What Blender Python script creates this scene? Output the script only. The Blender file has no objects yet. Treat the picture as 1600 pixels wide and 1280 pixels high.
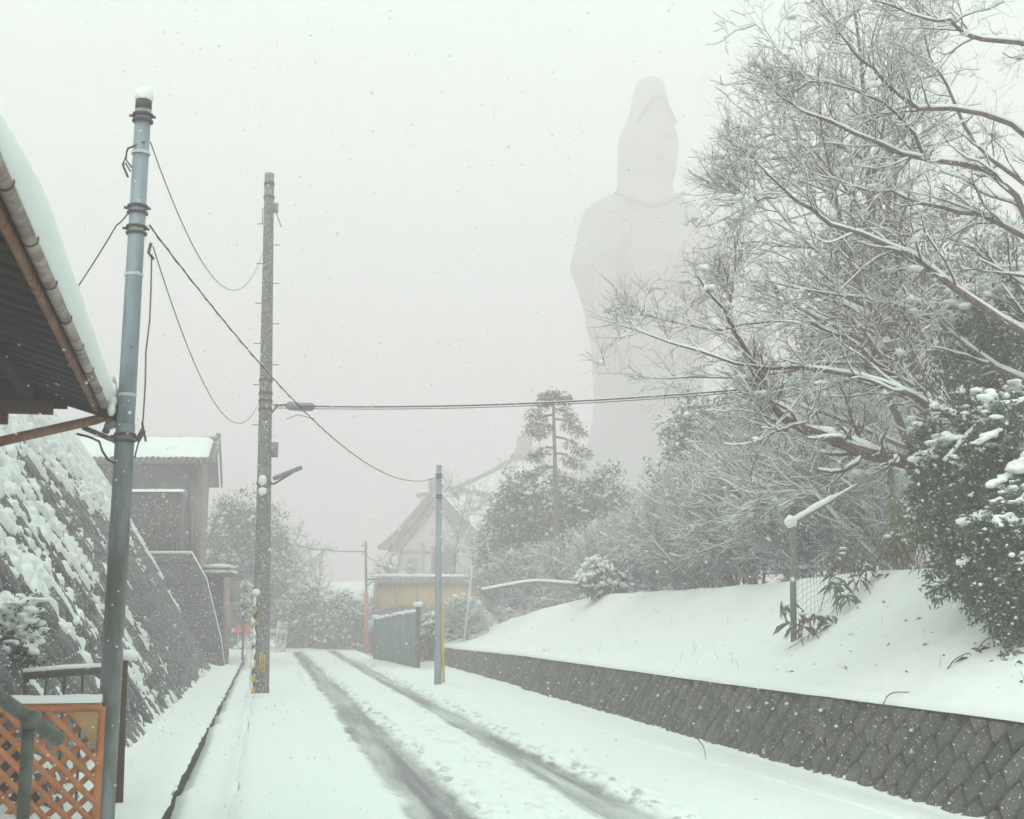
import bpy, math, random
import numpy as np
from mathutils import Vector

SC = bpy.context.scene
COL = SC.collection
rng = np.random.default_rng(7)
random.seed(7)
R_ = math.radians

# ------------------------------------------------------------------ camera, sky, sun, exposure
F = 1950.0                       # focal length in photo pixels (1600 wide)
HC = 1.6                         # eye height above the road
PIT = math.atan(322 / F)
TH = R_(11.023)                  # the camera looks 11 degrees to the right of the road
cp, sp, ct, st = math.cos(PIT), math.sin(PIT), math.cos(TH), math.sin(TH)

cam_d = bpy.data.cameras.new('camera')
cam = bpy.data.objects.new('camera', cam_d)
COL.objects.link(cam)
cam.location = (0, 0, HC)
cam.rotation_euler = (math.pi / 2 + PIT, 0, -TH)
cam_d.sensor_width = 36
cam_d.lens = 36 * F / 1600
cam_d.clip_start = 0.05
cam_d.clip_end = 3000
cam_d.dof.use_dof = True
cam_d.dof.focus_distance = 30
cam_d.dof.aperture_fstop = 5.0
SC.camera = cam

SUN_EL, SUN_AZ = R_(48), R_(-150)
world = bpy.data.worlds.new('World')
SC.world = world
world.use_nodes = True
wn, wl = world.node_tree.nodes, world.node_tree.links
wn.clear()
wo = wn.new('ShaderNodeOutputWorld')
bg = wn.new('ShaderNodeBackground')
bg.inputs['Strength'].default_value = 0.12
sky = wn.new('ShaderNodeTexSky')
sky.sky_type = 'NISHITA'
sky.sun_disc = False
sky.sun_elevation = SUN_EL
sky.sun_rotation = SUN_AZ
sky.dust_density = 8
# overcast deck: a plain grey-white cloud cover, brighter overhead than at the horizon
geo = wn.new('ShaderNodeNewGeometry')
sep = wn.new('ShaderNodeSeparateXYZ')
wl.new(geo.outputs['Incoming'], sep.inputs[0])
neg = wn.new('ShaderNodeMath'); neg.operation = 'MULTIPLY'; neg.inputs[1].default_value = -1.0
wl.new(sep.outputs['Z'], neg.inputs[0])
mr = wn.new('ShaderNodeMapRange')
mr.inputs['From Min'].default_value = 0.0
mr.inputs['From Max'].default_value = 1.0
mr.inputs['To Min'].default_value = 0.72
mr.inputs['To Max'].default_value = 1.0
wl.new(neg.outputs[0], mr.inputs['Value'])
deck = wn.new('ShaderNodeMix'); deck.data_type = 'RGBA'; deck.blend_type = 'MULTIPLY'
deck.inputs['Factor'].default_value = 1.0
deck.inputs['A'].default_value = (6.7, 9.45, 7.75, 1)
wl.new(mr.outputs['Result'], deck.inputs['B'])
mixw = wn.new('ShaderNodeMix'); mixw.data_type = 'RGBA'
mixw.inputs['Factor'].default_value = 0.93
wl.new(sky.outputs[0], mixw.inputs['A'])
wl.new(deck.outputs['Result'], mixw.inputs['B'])
wl.new(mixw.outputs['Result'], bg.inputs['Color'])
wl.new(bg.outputs[0], wo.inputs['Surface'])

sun_d = bpy.data.lights.new('sun', 'SUN')
sun_d.energy = 1.5
sun_d.angle = R_(60)
sun_d.color = (1.0, 0.98, 0.95)
sun = bpy.data.objects.new('sun', sun_d)
COL.objects.link(sun)
sun.rotation_euler = (R_(90) - SUN_EL, 0, math.pi - SUN_AZ)

SC.view_settings.view_transform = 'Standard'
SC.view_settings.look = 'None'
SC.view_settings.exposure = 0.77
SC.view_settings.gamma = 1.0
SC.cycles.max_bounces = 5
SC.cycles.diffuse_bounces = 2
SC.cycles.volume_bounces = 2
SC.cycles.transparent_max_bounces = 8
SC.cycles.use_denoising = True
SC.cycles.use_light_tree = False
SC.cycles.debug_use_spatial_splits = False
SC.cycles.use_adaptive_sampling = True
SC.cycles.adaptive_threshold = 0.04
HAZE_DENSITY = 0.0132

# ------------------------------------------------------------------ picture geometry helpers
def ray(px, py):
    u = (px - 800) / F; v = (640 - py) / F
    f = cp - v * sp; z = sp + v * cp
    return np.array((ct * u + st * f, -st * u + ct * f, z)), f
def P(px, py, d):                # a point d metres ahead of the camera
    r, f = ray(px, py)
    return np.array((0, 0, HC)) + r * (d / f)
def G(px, py, z=0.0):            # a point on a level plane
    r, f = ray(px, py)
    return np.array((0, 0, HC)) + r * ((z - HC) / r[2])
def YP(px, py, Y):               # a point on a plane across the road
    r, f = ray(px, py)
    return np.array((0, 0, HC)) + r * (Y / r[1])

# ------------------------------------------------------------------ noise
_tab = np.random.default_rng(3).random((256, 256))
def vn(x, y, o=0):
    x = np.asarray(x, float) + o * 17.3; y = np.asarray(y, float) + o * 9.7
    ix = np.floor(x).astype(int); iy = np.floor(y).astype(int)
    fx = x - ix; fy = y - iy
    fx = fx * fx * (3 - 2 * fx); fy = fy * fy * (3 - 2 * fy)
    a = _tab[ix & 255, iy & 255]; b = _tab[(ix + 1) & 255, iy & 255]
    c = _tab[ix & 255, (iy + 1) & 255]; d = _tab[(ix + 1) & 255, (iy + 1) & 255]
    return (a * (1 - fx) + b * fx) * (1 - fy) + (c * (1 - fx) + d * fx) * fy
def fbm(x, y, o=0, n=3):
    s = 0; a = 1; t = 0
    for k in range(n):
        s = s + a * vn(np.asarray(x) * 2 ** k, np.asarray(y) * 2 ** k, o + k * 5); t += a; a *= 0.5
    return s / t
def sstep(a, b, x):
    t = np.clip((np.asarray(x, float) - a) / (b - a), 0, 1)
    return t * t * (3 - 2 * t)

# ------------------------------------------------------------------ materials
def new_mat(name):
    m = bpy.data.materials.new(name); m.use_nodes = True
    nt = m.node_tree; b = nt.nodes['Principled BSDF']
    return m, nt, b
def mat(name, c1, c2=None, scale=6.0, rough=0.8, bump=0.0, bscale=40.0, metal=0.0, lo=0.35, hi=0.65, stretch=(1, 1, 1), spec=0.3):
    m, nt, b = new_mat(name)
    b.inputs['Roughness'].default_value = rough
    b.inputs['Metallic'].default_value = metal
    b.inputs['Specular IOR Level'].default_value = spec
    b.inputs['Base Color'].default_value = (*c1, 1)
    tc = nt.nodes.new('ShaderNodeTexCoord')
    mp = nt.nodes.new('ShaderNodeMapping'); mp.inputs['Scale'].default_value = stretch
    nt.links.new(tc.outputs['Object'], mp.inputs['Vector'])
    if c2 is not None:
        n = nt.nodes.new('ShaderNodeTexNoise'); n.inputs['Scale'].default_value = scale
        n.inputs['Detail'].default_value = 5; n.inputs['Roughness'].default_value = 0.65
        nt.links.new(mp.outputs[0], n.inputs['Vector'])
        r = nt.nodes.new('ShaderNodeMapRange'); r.interpolation_type = 'SMOOTHSTEP'
        r.inputs['From Min'].default_value = lo; r.inputs['From Max'].default_value = hi
        nt.links.new(n.outputs['Fac'], r.inputs['Value'])
        x = nt.nodes.new('ShaderNodeMix'); x.data_type = 'RGBA'
        x.inputs['A'].default_value = (*c1, 1); x.inputs['B'].default_value = (*c2, 1)
        nt.links.new(r.outputs['Result'], x.inputs['Factor'])
        nt.links.new(x.outputs['Result'], b.inputs['Base Color'])
    if bump:
        n2 = nt.nodes.new('ShaderNodeTexNoise'); n2.inputs['Scale'].default_value = bscale
        n2.inputs['Detail'].default_value = 4
        nt.links.new(mp.outputs[0], n2.inputs['Vector'])
        bp = nt.nodes.new('ShaderNodeBump'); bp.inputs['Strength'].default_value = bump
        bp.inputs['Distance'].default_value = 0.02
        nt.links.new(n2.outputs['Fac'], bp.inputs['Height'])
        nt.links.new(bp.outputs[0], b.inputs['Normal'])
    return m
def speckle(m, amount=0.62, scale=55, color=(0.82, 0.85, 0.86)):
    """wet snow stuck to a rough surface in small grains"""
    nt = m.node_tree; b = nt.nodes['Principled BSDF']
    tc = nt.nodes.new('ShaderNodeTexCoord')
    n = nt.nodes.new('ShaderNodeTexNoise'); n.inputs['Scale'].default_value = scale; n.inputs['Detail'].default_value = 2
    nt.links.new(tc.outputs['Object'], n.inputs['Vector'])
    r = nt.nodes.new('ShaderNodeMapRange')
    r.inputs['From Min'].default_value = amount; r.inputs['From Max'].default_value = amount + 0.05
    nt.links.new(n.outputs['Fac'], r.inputs['Value'])
    x = nt.nodes.new('ShaderNodeMix'); x.data_type = 'RGBA'
    x.inputs['B'].default_value = (*color, 1)
    s = b.inputs['Base Color']
    if s.is_linked:
        nt.links.new(s.links[0].from_socket, x.inputs['A'])
    else:
        x.inputs['A'].default_value = s.default_value
    nt.links.new(r.outputs['Result'], x.inputs['Factor'])
    nt.links.new(x.outputs['Result'], s)
    return m

M = {}
M['snow'] = mat('snow', (0.84, 0.885, 0.878), (0.87, 0.905, 0.9), 3, 0.75, 0.25, 45)
M['snow_smooth'] = mat('snow_smooth', (0.855, 0.893, 0.885), (0.825, 0.865, 0.86), 2.5, 0.8, 0.3, 16)
# road: snow with a 'slush' attribute from the wheel tracks
m, nt, b = new_mat('road_snow')
at_ = nt.nodes.new('ShaderNodeAttribute'); at_.attribute_name = 'slush'
tc = nt.nodes.new('ShaderNodeTexCoord')
mp = nt.nodes.new('ShaderNodeMapping'); mp.inputs['Scale'].default_value = (1, 0.22, 1)
nt.links.new(tc.outputs['Object'], mp.inputs['Vector'])
n = nt.nodes.new('ShaderNodeTexNoise'); n.inputs['Scale'].default_value = 16; n.inputs['Detail'].default_value = 5; n.inputs['Roughness'].default_value = 0.7
nt.links.new(mp.outputs[0], n.inputs['Vector'])
ma = nt.nodes.new('ShaderNodeMath'); ma.operation = 'MULTIPLY_ADD'; ma.inputs[1].default_value = 0.9; ma.inputs[2].default_value = -0.45
nt.links.new(n.outputs['Fac'], ma.inputs[0])
ad = nt.nodes.new('ShaderNodeMath'); ad.operation = 'ADD'
nt.links.new(at_.outputs['Fac'], ad.inputs[0]); nt.links.new(ma.outputs[0], ad.inputs[1])
mu = nt.nodes.new('ShaderNodeMath'); mu.operation = 'MULTIPLY'; mu.use_clamp = True
nt.links.new(ad.outputs[0], mu.inputs[0]); nt.links.new(at_.outputs['Fac'], mu.inputs[1])
x = nt.nodes.new('ShaderNodeMix'); x.data_type = 'RGBA'
x.inputs['A'].default_value = (0.84, 0.9, 0.885, 1); x.inputs['B'].default_value = (0.075, 0.09, 0.09, 1)
nt.links.new(mu.outputs[0], x.inputs['Factor']); nt.links.new(x.outputs['Result'], b.inputs['Base Color'])
rg_ = nt.nodes.new('ShaderNodeMapRange'); rg_.inputs['To Min'].default_value = .75; rg_.inputs['To Max'].default_value = .3
nt.links.new(mu.outputs[0], rg_.inputs['Value']); nt.links.new(rg_.outputs['Result'], b.inputs['Roughness'])
n3 = nt.nodes.new('ShaderNodeTexNoise'); n3.inputs['Scale'].default_value = 38; n3.inputs['Detail'].default_value = 4
nt.links.new(tc.outputs['Object'], n3.inputs['Vector'])
bp = nt.nodes.new('ShaderNodeBump'); bp.inputs['Strength'].default_value = 0.35; bp.inputs['Distance'].default_value = 0.015
nt.links.new(n3.outputs['Fac'], bp.inputs['Height']); nt.links.new(bp.outputs[0], b.inputs['Normal'])
M['road'] = m

M['joint'] = mat('wall_joint', (0.025, 0.026, 0.024), (0.05, 0.055, 0.04), 8, 0.95)
M['stone'] = speckle(mat('wall_stone', (0.07, 0.07, 0.064), (0.13, 0.125, 0.115), 5, 0.85, 0.9, 26), 0.66, 46)
M['stone3'] = speckle(mat('wall_stone_pale', (0.1, 0.096, 0.088), (0.15, 0.145, 0.13), 7, 0.85, 0.9, 26), 0.65, 46)
M['stone2'] = speckle(mat('wall_stone_mossy', (0.05, 0.065, 0.035), (0.1, 0.105, 0.085), 4, 0.85, 0.9, 26), 0.67, 46)
M['slope_stone'] = speckle(mat('slope_stone', (0.1, 0.098, 0.1), (0.19, 0.185, 0.185), 5, 0.85, 0.9, 22), 0.63, 26)
M['slope_stone2'] = speckle(mat('slope_stone_dark', (0.06, 0.06, 0.058), (0.12, 0.115, 0.11), 5, 0.85, 0.9, 22), 0.63, 26)
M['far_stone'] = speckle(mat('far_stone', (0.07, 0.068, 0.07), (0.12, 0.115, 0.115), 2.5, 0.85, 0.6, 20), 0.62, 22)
M['concrete'] = mat('concrete', (0.16, 0.16, 0.155), (0.24, 0.235, 0.225), 6, 0.85, 0.3, 40)
M['pole_conc'] = speckle(mat('pole_concrete', (0.115, 0.11, 0.1), (0.2, 0.19, 0.175), 14, 0.85, 0.4, 60), 0.6, 40)
M['steel'] = mat('galvanised_steel', (0.3, 0.36, 0.4), (0.22, 0.27, 0.3), 7, 0.55, 0.1, 60, 0.35, stretch=(1, 1, .3))
M['steel_dark'] = mat('steel_mossy', (0.08, 0.092, 0.075), (0.25, 0.29, 0.31), 4, 0.7, 0.2, 60, 0.1, stretch=(1, 1, .2))
M['clamp'] = mat('clamp_iron', (0.06, 0.055, 0.05), (0.13, 0.1, 0.08), 30, 0.7, 0, 0, 0.4)
M['wire'] = mat('wire_sheath', (0.035, 0.035, 0.035), (0.05, 0.05, 0.05), 20, 0.6)
M['rust'] = mat('rusty_pipe', (0.16, 0.065, 0.03), (0.27, 0.15, 0.09), 9, 0.75, 0.3, 70)
M['gutter_metal'] = mat('gutter_metal', (0.2, 0.13, 0.105), (0.42, 0.36, 0.33), 5, 0.5, 0.2, 50, 0.2)
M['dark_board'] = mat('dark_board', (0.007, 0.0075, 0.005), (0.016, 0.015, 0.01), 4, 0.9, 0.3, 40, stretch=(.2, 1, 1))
M['brown_beam'] = mat('brown_beam', (0.1, 0.045, 0.025), (0.06, 0.035, 0.022), 6, 0.85, 0.3, 40)
M['lattice'] = mat('orange_lattice', (0.62, 0.24, 0.085), (0.48, 0.17, 0.06), 7, 0.75, 0.3, 70)
M['plywood'] = mat('plywood', (0.45, 0.28, 0.12), (0.36, 0.22, 0.1), 6, 0.8)
M['rail_green'] = mat('green_rail', (0.05, 0.07, 0.055), (0.1, 0.12, 0.1), 12, 0.5, 0.1, 60, 0.1)
M['old_wood'] = mat('old_wood', (0.07, 0.065, 0.055), (0.13, 0.12, 0.1), 8, 0.9, 0.3, 50)
M['bark'] = speckle(mat('bark', (0.1, 0.066, 0.047), (0.17, 0.12, 0.088), 12, 0.9, 0.4, 70), 0.66, 60)
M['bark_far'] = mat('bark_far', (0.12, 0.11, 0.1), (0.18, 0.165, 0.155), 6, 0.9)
M['leaf'] = mat('evergreen_leaf', (0.055, 0.1, 0.042), (0.11, 0.16, 0.075), 3, 0.5, lo=.3, hi=.7)
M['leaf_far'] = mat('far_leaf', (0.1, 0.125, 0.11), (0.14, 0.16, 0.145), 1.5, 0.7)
M['leaf_dry'] = mat('dry_leaf', (0.2, 0.13, 0.06), (0.13, 0.1, 0.045), 8, 0.8)
M['bamboo'] = mat('bamboo_leaf', (0.09, 0.14, 0.05), (0.19, 0.22, 0.1), 5, 0.6)
M['needle'] = mat('pine_needle', (0.04, 0.065, 0.05), (0.07, 0.09, 0.07), 2, 0.8)
M['house_wall'] = speckle(mat('house_wall', (0.26, 0.245, 0.248), (0.34, 0.32, 0.322), 3, 0.9, .2, 20), .66, 16)
M['dark_clad'] = speckle(mat('dark_cladding', (0.11, 0.105, 0.105), (0.16, 0.15, 0.15), 4, 0.9, .3, 20), .63, 18)
M['tile'] = mat('roof_tile', (0.22, 0.21, 0.215), (0.3, 0.285, 0.285), 6, 0.7)
M['pink_wood'] = mat('pink_wood', (0.33, 0.27, 0.245), (0.26, 0.21, 0.19), 5, 0.85)
M['pale_plaster'] = mat('pale_plaster', (0.62, 0.6, 0.53), (0.54, 0.52, 0.46), 2, 0.9)
M['grey_timber'] = mat('grey_timber', (0.24, 0.235, 0.23), (0.31, 0.3, 0.29), 3, 0.9)
M['ochre'] = mat('ochre_plaster', (0.56, 0.37, 0.13), (0.48, 0.33, 0.13), 2, 0.9)
M['picket'] = mat('blue_green_board', (0.16, 0.24, 0.24), (0.11, 0.16, 0.16), 5, 0.8, stretch=(1, 1, .2))
M['sign_white'] = mat('sign_white', (0.72, 0.74, 0.73), (0.6, 0.63, 0.62), 5, 0.6)
M['sign_ink'] = mat('sign_ink', (0.05, 0.06, 0.07), None, rough=0.6)
M['red'] = mat('red_plastic', (0.75, 0.07, 0.035), (0.62, 0.06, 0.03), 10, 0.5)
M['pole_red'] = mat('orange_red_sleeve', (0.62, 0.18, 0.11), (0.5, 0.15, 0.1), 10, 0.6)
M['yellow'] = mat('yellow_sleeve', (0.72, 0.46, 0.06), (0.6, 0.38, 0.05), 10, 0.6)
M['blue_plate'] = mat('pale_blue_plate', (0.28, 0.52, 0.62), None, rough=.5)
M['box_grey'] = mat('box_grey', (0.2, 0.21, 0.23), (0.26, 0.27, 0.28), 8, 0.6)
M['statue_shade'] = mat('statue_painted_shade', (0.07, 0.08, 0.075), None)  # shade of the carved lines, put in as a darker colour; statue is white overall
M['statue'] = mat('statue_white', (0.3, 0.33, 0.31), (0.25, 0.28, 0.265), .3, 0.9)
M['flake'] = mat('snowflake', (0.9, 0.91, 0.91), None, rough=0.9)
M['mesh_wire'] = mat('fence_wire', (0.16, 0.18, 0.17), None, rough=0.6, metal=.3)
M['fence_post'] = mat('fence_post_green', (0.11, 0.15, 0.11), (0.2, 0.22, 0.16), 12, 0.7)
# striped guard: flat print of yellow and black bands
m, nt, b = new_mat('striped_guard')
tc = nt.nodes.new('ShaderNodeTexCoord'); sx = nt.nodes.new('ShaderNodeSeparateXYZ')
nt.links.new(tc.outputs['Object'], sx.inputs[0])
a1 = nt.nodes.new('ShaderNodeMath'); a1.operation = 'MULTIPLY_ADD'; a1.inputs[1].default_value = -0.9
nt.links.new(sx.outputs['X'], a1.inputs[0]); nt.links.new(sx.outputs['Z'], a1.inputs[2])
a2 = nt.nodes.new('ShaderNodeMath'); a2.operation = 'MULTIPLY'; a2.inputs[1].default_value = 3.7
nt.links.new(a1.outputs[0], a2.inputs[0])
a3 = nt.nodes.new('ShaderNodeMath'); a3.operation = 'FRACT'; nt.links.new(a2.outputs[0], a3.inputs[0])
a4 = nt.nodes.new('ShaderNodeMath'); a4.operation = 'GREATER_THAN'; a4.inputs[1].default_value = 0.5; nt.links.new(a3.outputs[0], a4.inputs[0])
x = nt.nodes.new('ShaderNodeMix'); x.data_type = 'RGBA'
x.inputs['A'].default_value = (0.03, 0.03, 0.03, 1); x.inputs['B'].default_value = (0.68, 0.46, 0.1, 1)
nt.links.new(a4.outputs[0], x.inputs['Factor']); nt.links.new(x.outputs['Result'], b.inputs['Base Color'])
M['stripe'] = speckle(m, .6, 18)

# ------------------------------------------------------------------ mesh helpers
def mesh_np(name, V, quads=None, tris=None, smooth=False):
    V = np.ascontiguousarray(V, np.float32).reshape(-1, 3)
    me = bpy.data.meshes.new(name)
    lv = []; ls = []; pos = 0
    if quads is not None and len(quads):
        q = np.asarray(quads, np.int32).reshape(-1, 4); lv.append(q.ravel()); ls.append(np.arange(len(q)) * 4); pos = q.size
    if tris is not None and len(tris):
        t = np.asarray(tris, np.int32).reshape(-1, 3); lv.append(t.ravel()); ls.append(pos + np.arange(len(t)) * 3)
    lv = np.concatenate(lv).astype(np.int32); ls = np.concatenate(ls).astype(np.int32)
    me.vertices.add(len(V)); me.vertices.foreach_set('co', V.ravel())
    me.loops.add(len(lv)); me.loops.foreach_set('vertex_index', lv)
    me.polygons.add(len(ls)); me.polygons.foreach_set('loop_start', ls)
    if smooth:
        me.polygons.foreach_set('use_smooth', np.ones(len(ls), bool))
    me.update(calc_edges=True)
    return me
def origin(o):
    v = np.zeros(3)
    while o is not None:
        v += np.array(o.location); o = o.parent
    return v
def link(name, me, material, parent=None, loc=None):
    o = bpy.data.objects.new(name, me); COL.objects.link(o)
    if material is not None and len(me.materials) == 0:
        me.materials.append(M[material] if isinstance(material, str) else material)
    if parent is not None: o.parent = parent
    if loc is not None: o.location = tuple(float(a) for a in loc)
    return o
def tag(o, label=None, cat=None, group=None, kind=None):
    if label: o['label'] = label
    if cat: o['category'] = cat
    if group: o['group'] = group
    if kind: o['kind'] = kind
    return o
def thing(name, label, cat, loc=(0, 0, 0), group=None):
    o = bpy.data.objects.new(name, None); COL.objects.link(o)
    o.empty_display_size = 0.2
    o.location = tuple(float(a) for a in loc)
    return tag(o, label, cat, group)

class MB:
    """collects shapes in world coordinates; build() links them as one mesh"""
    def __init__(s): s.v = []; s.q = []; s.t = []; s.n = 0
    def add(s, V, quads=None, tris=None):
        V = np.asarray(V, float).reshape(-1, 3)
        if quads is not None and len(quads): s.q.append(np.asarray(quads, int).reshape(-1, 4) + s.n)
        if tris is not None and len(tris): s.t.append(np.asarray(tris, int).reshape(-1, 3) + s.n)
        s.v.append(V); s.n += len(V); return s
    def box(s, c, size, rz=0.0, axes=None):
        h = np.asarray(size, float) / 2
        k = np.array([(x, y, z) for z in (-1, 1) for y in (-1, 1) for x in (-1, 1)]) * h
        if axes is not None: k = k @ np.asarray(axes, float)
        elif rz:
            c_, s_ = math.cos(rz), math.sin(rz)
            k = np.stack([k[:, 0] * c_ - k[:, 1] * s_, k[:, 0] * s_ + k[:, 1] * c_, k[:, 2]], 1)
        return s.add(k + np.asarray(c, float), [(0, 2, 3, 1), (4, 5, 7, 6), (0, 1, 5, 4), (2, 6, 7, 3), (0, 4, 6, 2), (1, 3, 7, 5)])
    def bar(s, a, b, w, h, up=(0, 0, 1)):
        a = np.asarray(a, float); b = np.asarray(b, float); t = b - a; L = np.linalg.norm(t); t /= L
        up = np.asarray(up, float); u = np.cross(t, up); u /= np.linalg.norm(u); v = np.cross(u, t)
        return s.box((a + b) / 2, (L, w, h), axes=(t, u, v))
    def tube(s, pts, r, n=8, cap=True):
        pts = np.asarray(pts, float); r = np.broadcast_to(np.asarray(r, float), (len(pts),))
        V, Q = tube_batch(pts[None], r[None], n)
        tr = []
        if cap:
            K = len(pts); V = np.concatenate([V, pts[[0, -1]]])
            c0 = K * n
            for i in range(n):
                tr.append((c0, (i + 1) % n, i)); tr.append((c0 + 1, (K - 1) * n + i, (K - 1) * n + (i + 1) % n))
        return s.add(V, Q, tr)
    def tubek(s, k, pts, r, n=8):
        return s.tube(pts, np.asarray(r, float) * k, n)
    def poly(s, pts, ext):
        """a convex outline extruded by the vector ext"""
        pts = np.asarray(pts, float); n = len(pts); ext = np.asarray(ext, float)
        V = np.concatenate([pts, pts + ext, [pts.mean(0)], [pts.mean(0) + ext]])
        q = [(i, (i + 1) % n, n + (i + 1) % n, n + i) for i in range(n)]
        t = [(2 * n, (i + 1) % n, i) for i in range(n)] + [(2 * n + 1, n + i, n + (i + 1) % n) for i in range(n)]
        return s.add(V, q, t)
    def build(s, name, material, parent=None, smooth=False):
        V = np.concatenate(s.v)
        if parent is not None: V = V - origin(parent)
        me = mesh_np(name, V, np.concatenate(s.q) if s.q else None, np.concatenate(s.t) if s.t else None, smooth)
        return link(name, me, material, parent)
    def top(s, name, material, label, cat, group=None, smooth=False):
        """a thing that is one mesh, its origin at the base"""
        V = np.concatenate(s.v); o0 = np.array([V[:, 0].mean(), V[:, 1].mean(), V[:, 2].min()])
        me = mesh_np(name, V - o0, np.concatenate(s.q) if s.q else None, np.concatenate(s.t) if s.t else None, smooth)
        return tag(link(name, me, material, None, o0), label, cat, group)

def norm(a): return a / np.maximum(np.linalg.norm(a, axis=-1, keepdims=True), 1e-9)
def tube_batch(Pn, Rn, n=4, squash=1.0):
    """Pn (M,K,3), Rn (M,K): tubes without caps"""
    Mn, K, _ = Pn.shape
    T = norm(np.gradient(Pn, axis=1))
    ref = np.where(np.abs(T[..., 2:3]) > 0.9, np.array([1., 0, 0]), np.array([0, 0, 1.]))
    U = norm(np.cross(T, ref)); W = np.cross(U, T)
    a = np.arange(n) / n * 2 * np.pi + np.pi / 4
    V = Pn[:, :, None] + Rn[:, :, None, None] * (np.cos(a)[:, None] * U[:, :, None] + squash * np.sin(a)[:, None] * W[:, :, None])
    i = np.arange(n); j = (i + 1) % n
    k = np.arange(K - 1)
    q = np.stack([k[:, None] * n + i, k[:, None] * n + j, (k[:, None] + 1) * n + j, (k[:, None] + 1) * n + i], -1).reshape(-1, 4)
    Q = (np.arange(Mn) * K * n)[:, None, None] + q[None]
    return V.reshape(-1, 3), Q.reshape(-1, 4)

def ico():
    t = (1 + 5 ** .5) / 2
    v = norm(np.array([(-1, t, 0), (1, t, 0), (-1, -t, 0), (1, -t, 0), (0, -1, t), (0, 1, t), (0, -1, -t), (0, 1, -t), (t, 0, -1), (t, 0, 1), (-t, 0, -1), (-t, 0, 1)], float))
    f = [(0, 11, 5), (0, 5, 1), (0, 1, 7), (0, 7, 10), (0, 10, 11), (1, 5, 9), (5, 11, 4), (11, 10, 2), (10, 7, 6), (7, 1, 8), (3, 9, 4), (3, 4, 2), (3, 2, 6), (3, 6, 8), (3, 8, 9), (4, 9, 5), (2, 4, 11), (6, 2, 10), (8, 6, 7), (9, 8, 1)]
    return v, np.array(f)
ICO0 = ico()
def subdiv(v, f):
    v = list(map(tuple, v)); c = {}; out = []
    def mid(a, b):
        k = (min(a, b), max(a, b))
        if k not in c:
            m_ = np.array(v[a]) + np.array(v[b]); m_ /= np.linalg.norm(m_); c[k] = len(v); v.append(tuple(m_))
        return c[k]
    for a, b, d in f:
        e, g, h = mid(a, b), mid(b, d), mid(d, a)
        out += [(a, e, h), (b, g, e), (d, h, g), (e, g, h)]
    return np.array(v), np.array(out)
ICO1 = subdiv(*ICO0)
OCT = (np.array([(1, 0, 0), (-1, 0, 0), (0, 1, 0), (0, -1, 0), (0, 0, 1), (0, 0, -1)], float) * 1.15, np.array([(0, 2, 4), (2, 1, 4), (1, 3, 4), (3, 0, 4), (2, 0, 5), (1, 2, 5), (3, 1, 5), (0, 3, 5)]))
def blobs(C, S, base=ICO1, jit=0.18, rg=rng):
    """lumps at C (M,3) with half-axes S (M,3)"""
    v, f = base; Mn = len(C)
    V = v[None] * (1 + jit * rg.standard_normal((Mn, len(v), 1)))
    V = V * np.asarray(S)[:, None, :] + np.asarray(C)[:, None, :]
    T = (np.arange(Mn) * len(v))[:, None, None] + f[None]
    return V.reshape(-1, 3), T.reshape(-1, 3)
def leaves(C, D, L, W, rg=rng, droop=0.2):
    """folded leaf blades: base C, direction D, length L, width W"""
    Mn = len(C); D = norm(D); L = np.broadcast_to(L, (Mn,))[:, None]; W = np.broadcast_to(W, (Mn,))[:, None]
    up = np.array([0, 0, 1.]) + 0.5 * rg.standard_normal((Mn, 3))
    U = norm(np.cross(D, up)); N = np.cross(U, D)
    mid_ = C + D * L * 0.5
    V = np.stack([C, mid_ + U * W * .5 + N * W * .15, C + D * L - np.array([0, 0, 1.]) * L * droop, mid_ - U * W * .5 + N * W * .15], 1)
    b = np.arange(Mn)[:, None] * 4
    T = np.concatenate([b + np.array([0, 1, 2]), b + np.array([0, 2, 3])])
    return V.reshape(-1, 3), T
def grid(nx, ny):
    i = np.arange(nx - 1); j = np.arange(ny - 1)
    a = (j[:, None] * nx + i[None]).ravel()
    return np.stack([a, a + 1, a + nx + 1, a + nx], 1)
def sheet(name, X, Y, Zf, material, kind='structure', mask=None, smooth=True, parent=None):
    XX, YY = np.meshgrid(X, Y); ZZ = Zf(XX, YY)
    q = grid(len(X), len(Y))
    V = np.stack([XX, YY, ZZ], -1).reshape(-1, 3)
    if mask is not None:
        k = mask(XX, YY).ravel(); q = q[k[q].all(1)]
    me = mesh_np(name, V, q, None, smooth)
    return tag(link(name, me, material, parent), kind=kind), XX, YY

# ------------------------------------------------------------------ ground, road, gutter, verge, bank
def rows(a, b, k):               # rows that widen with distance
    out = [a]
    while out[-1] < b: out.append(out[-1] + max(0.03, out[-1] * k))
    return np.array(out)
g = MB(); g.add([(-400, -150, -.3), (400, -150, -.3), (400, 420, -.3), (-400, 420, -.3)], [(0, 1, 2, 3)])
tag(g.build('ground', 'snow_smooth'), kind='structure')

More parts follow.
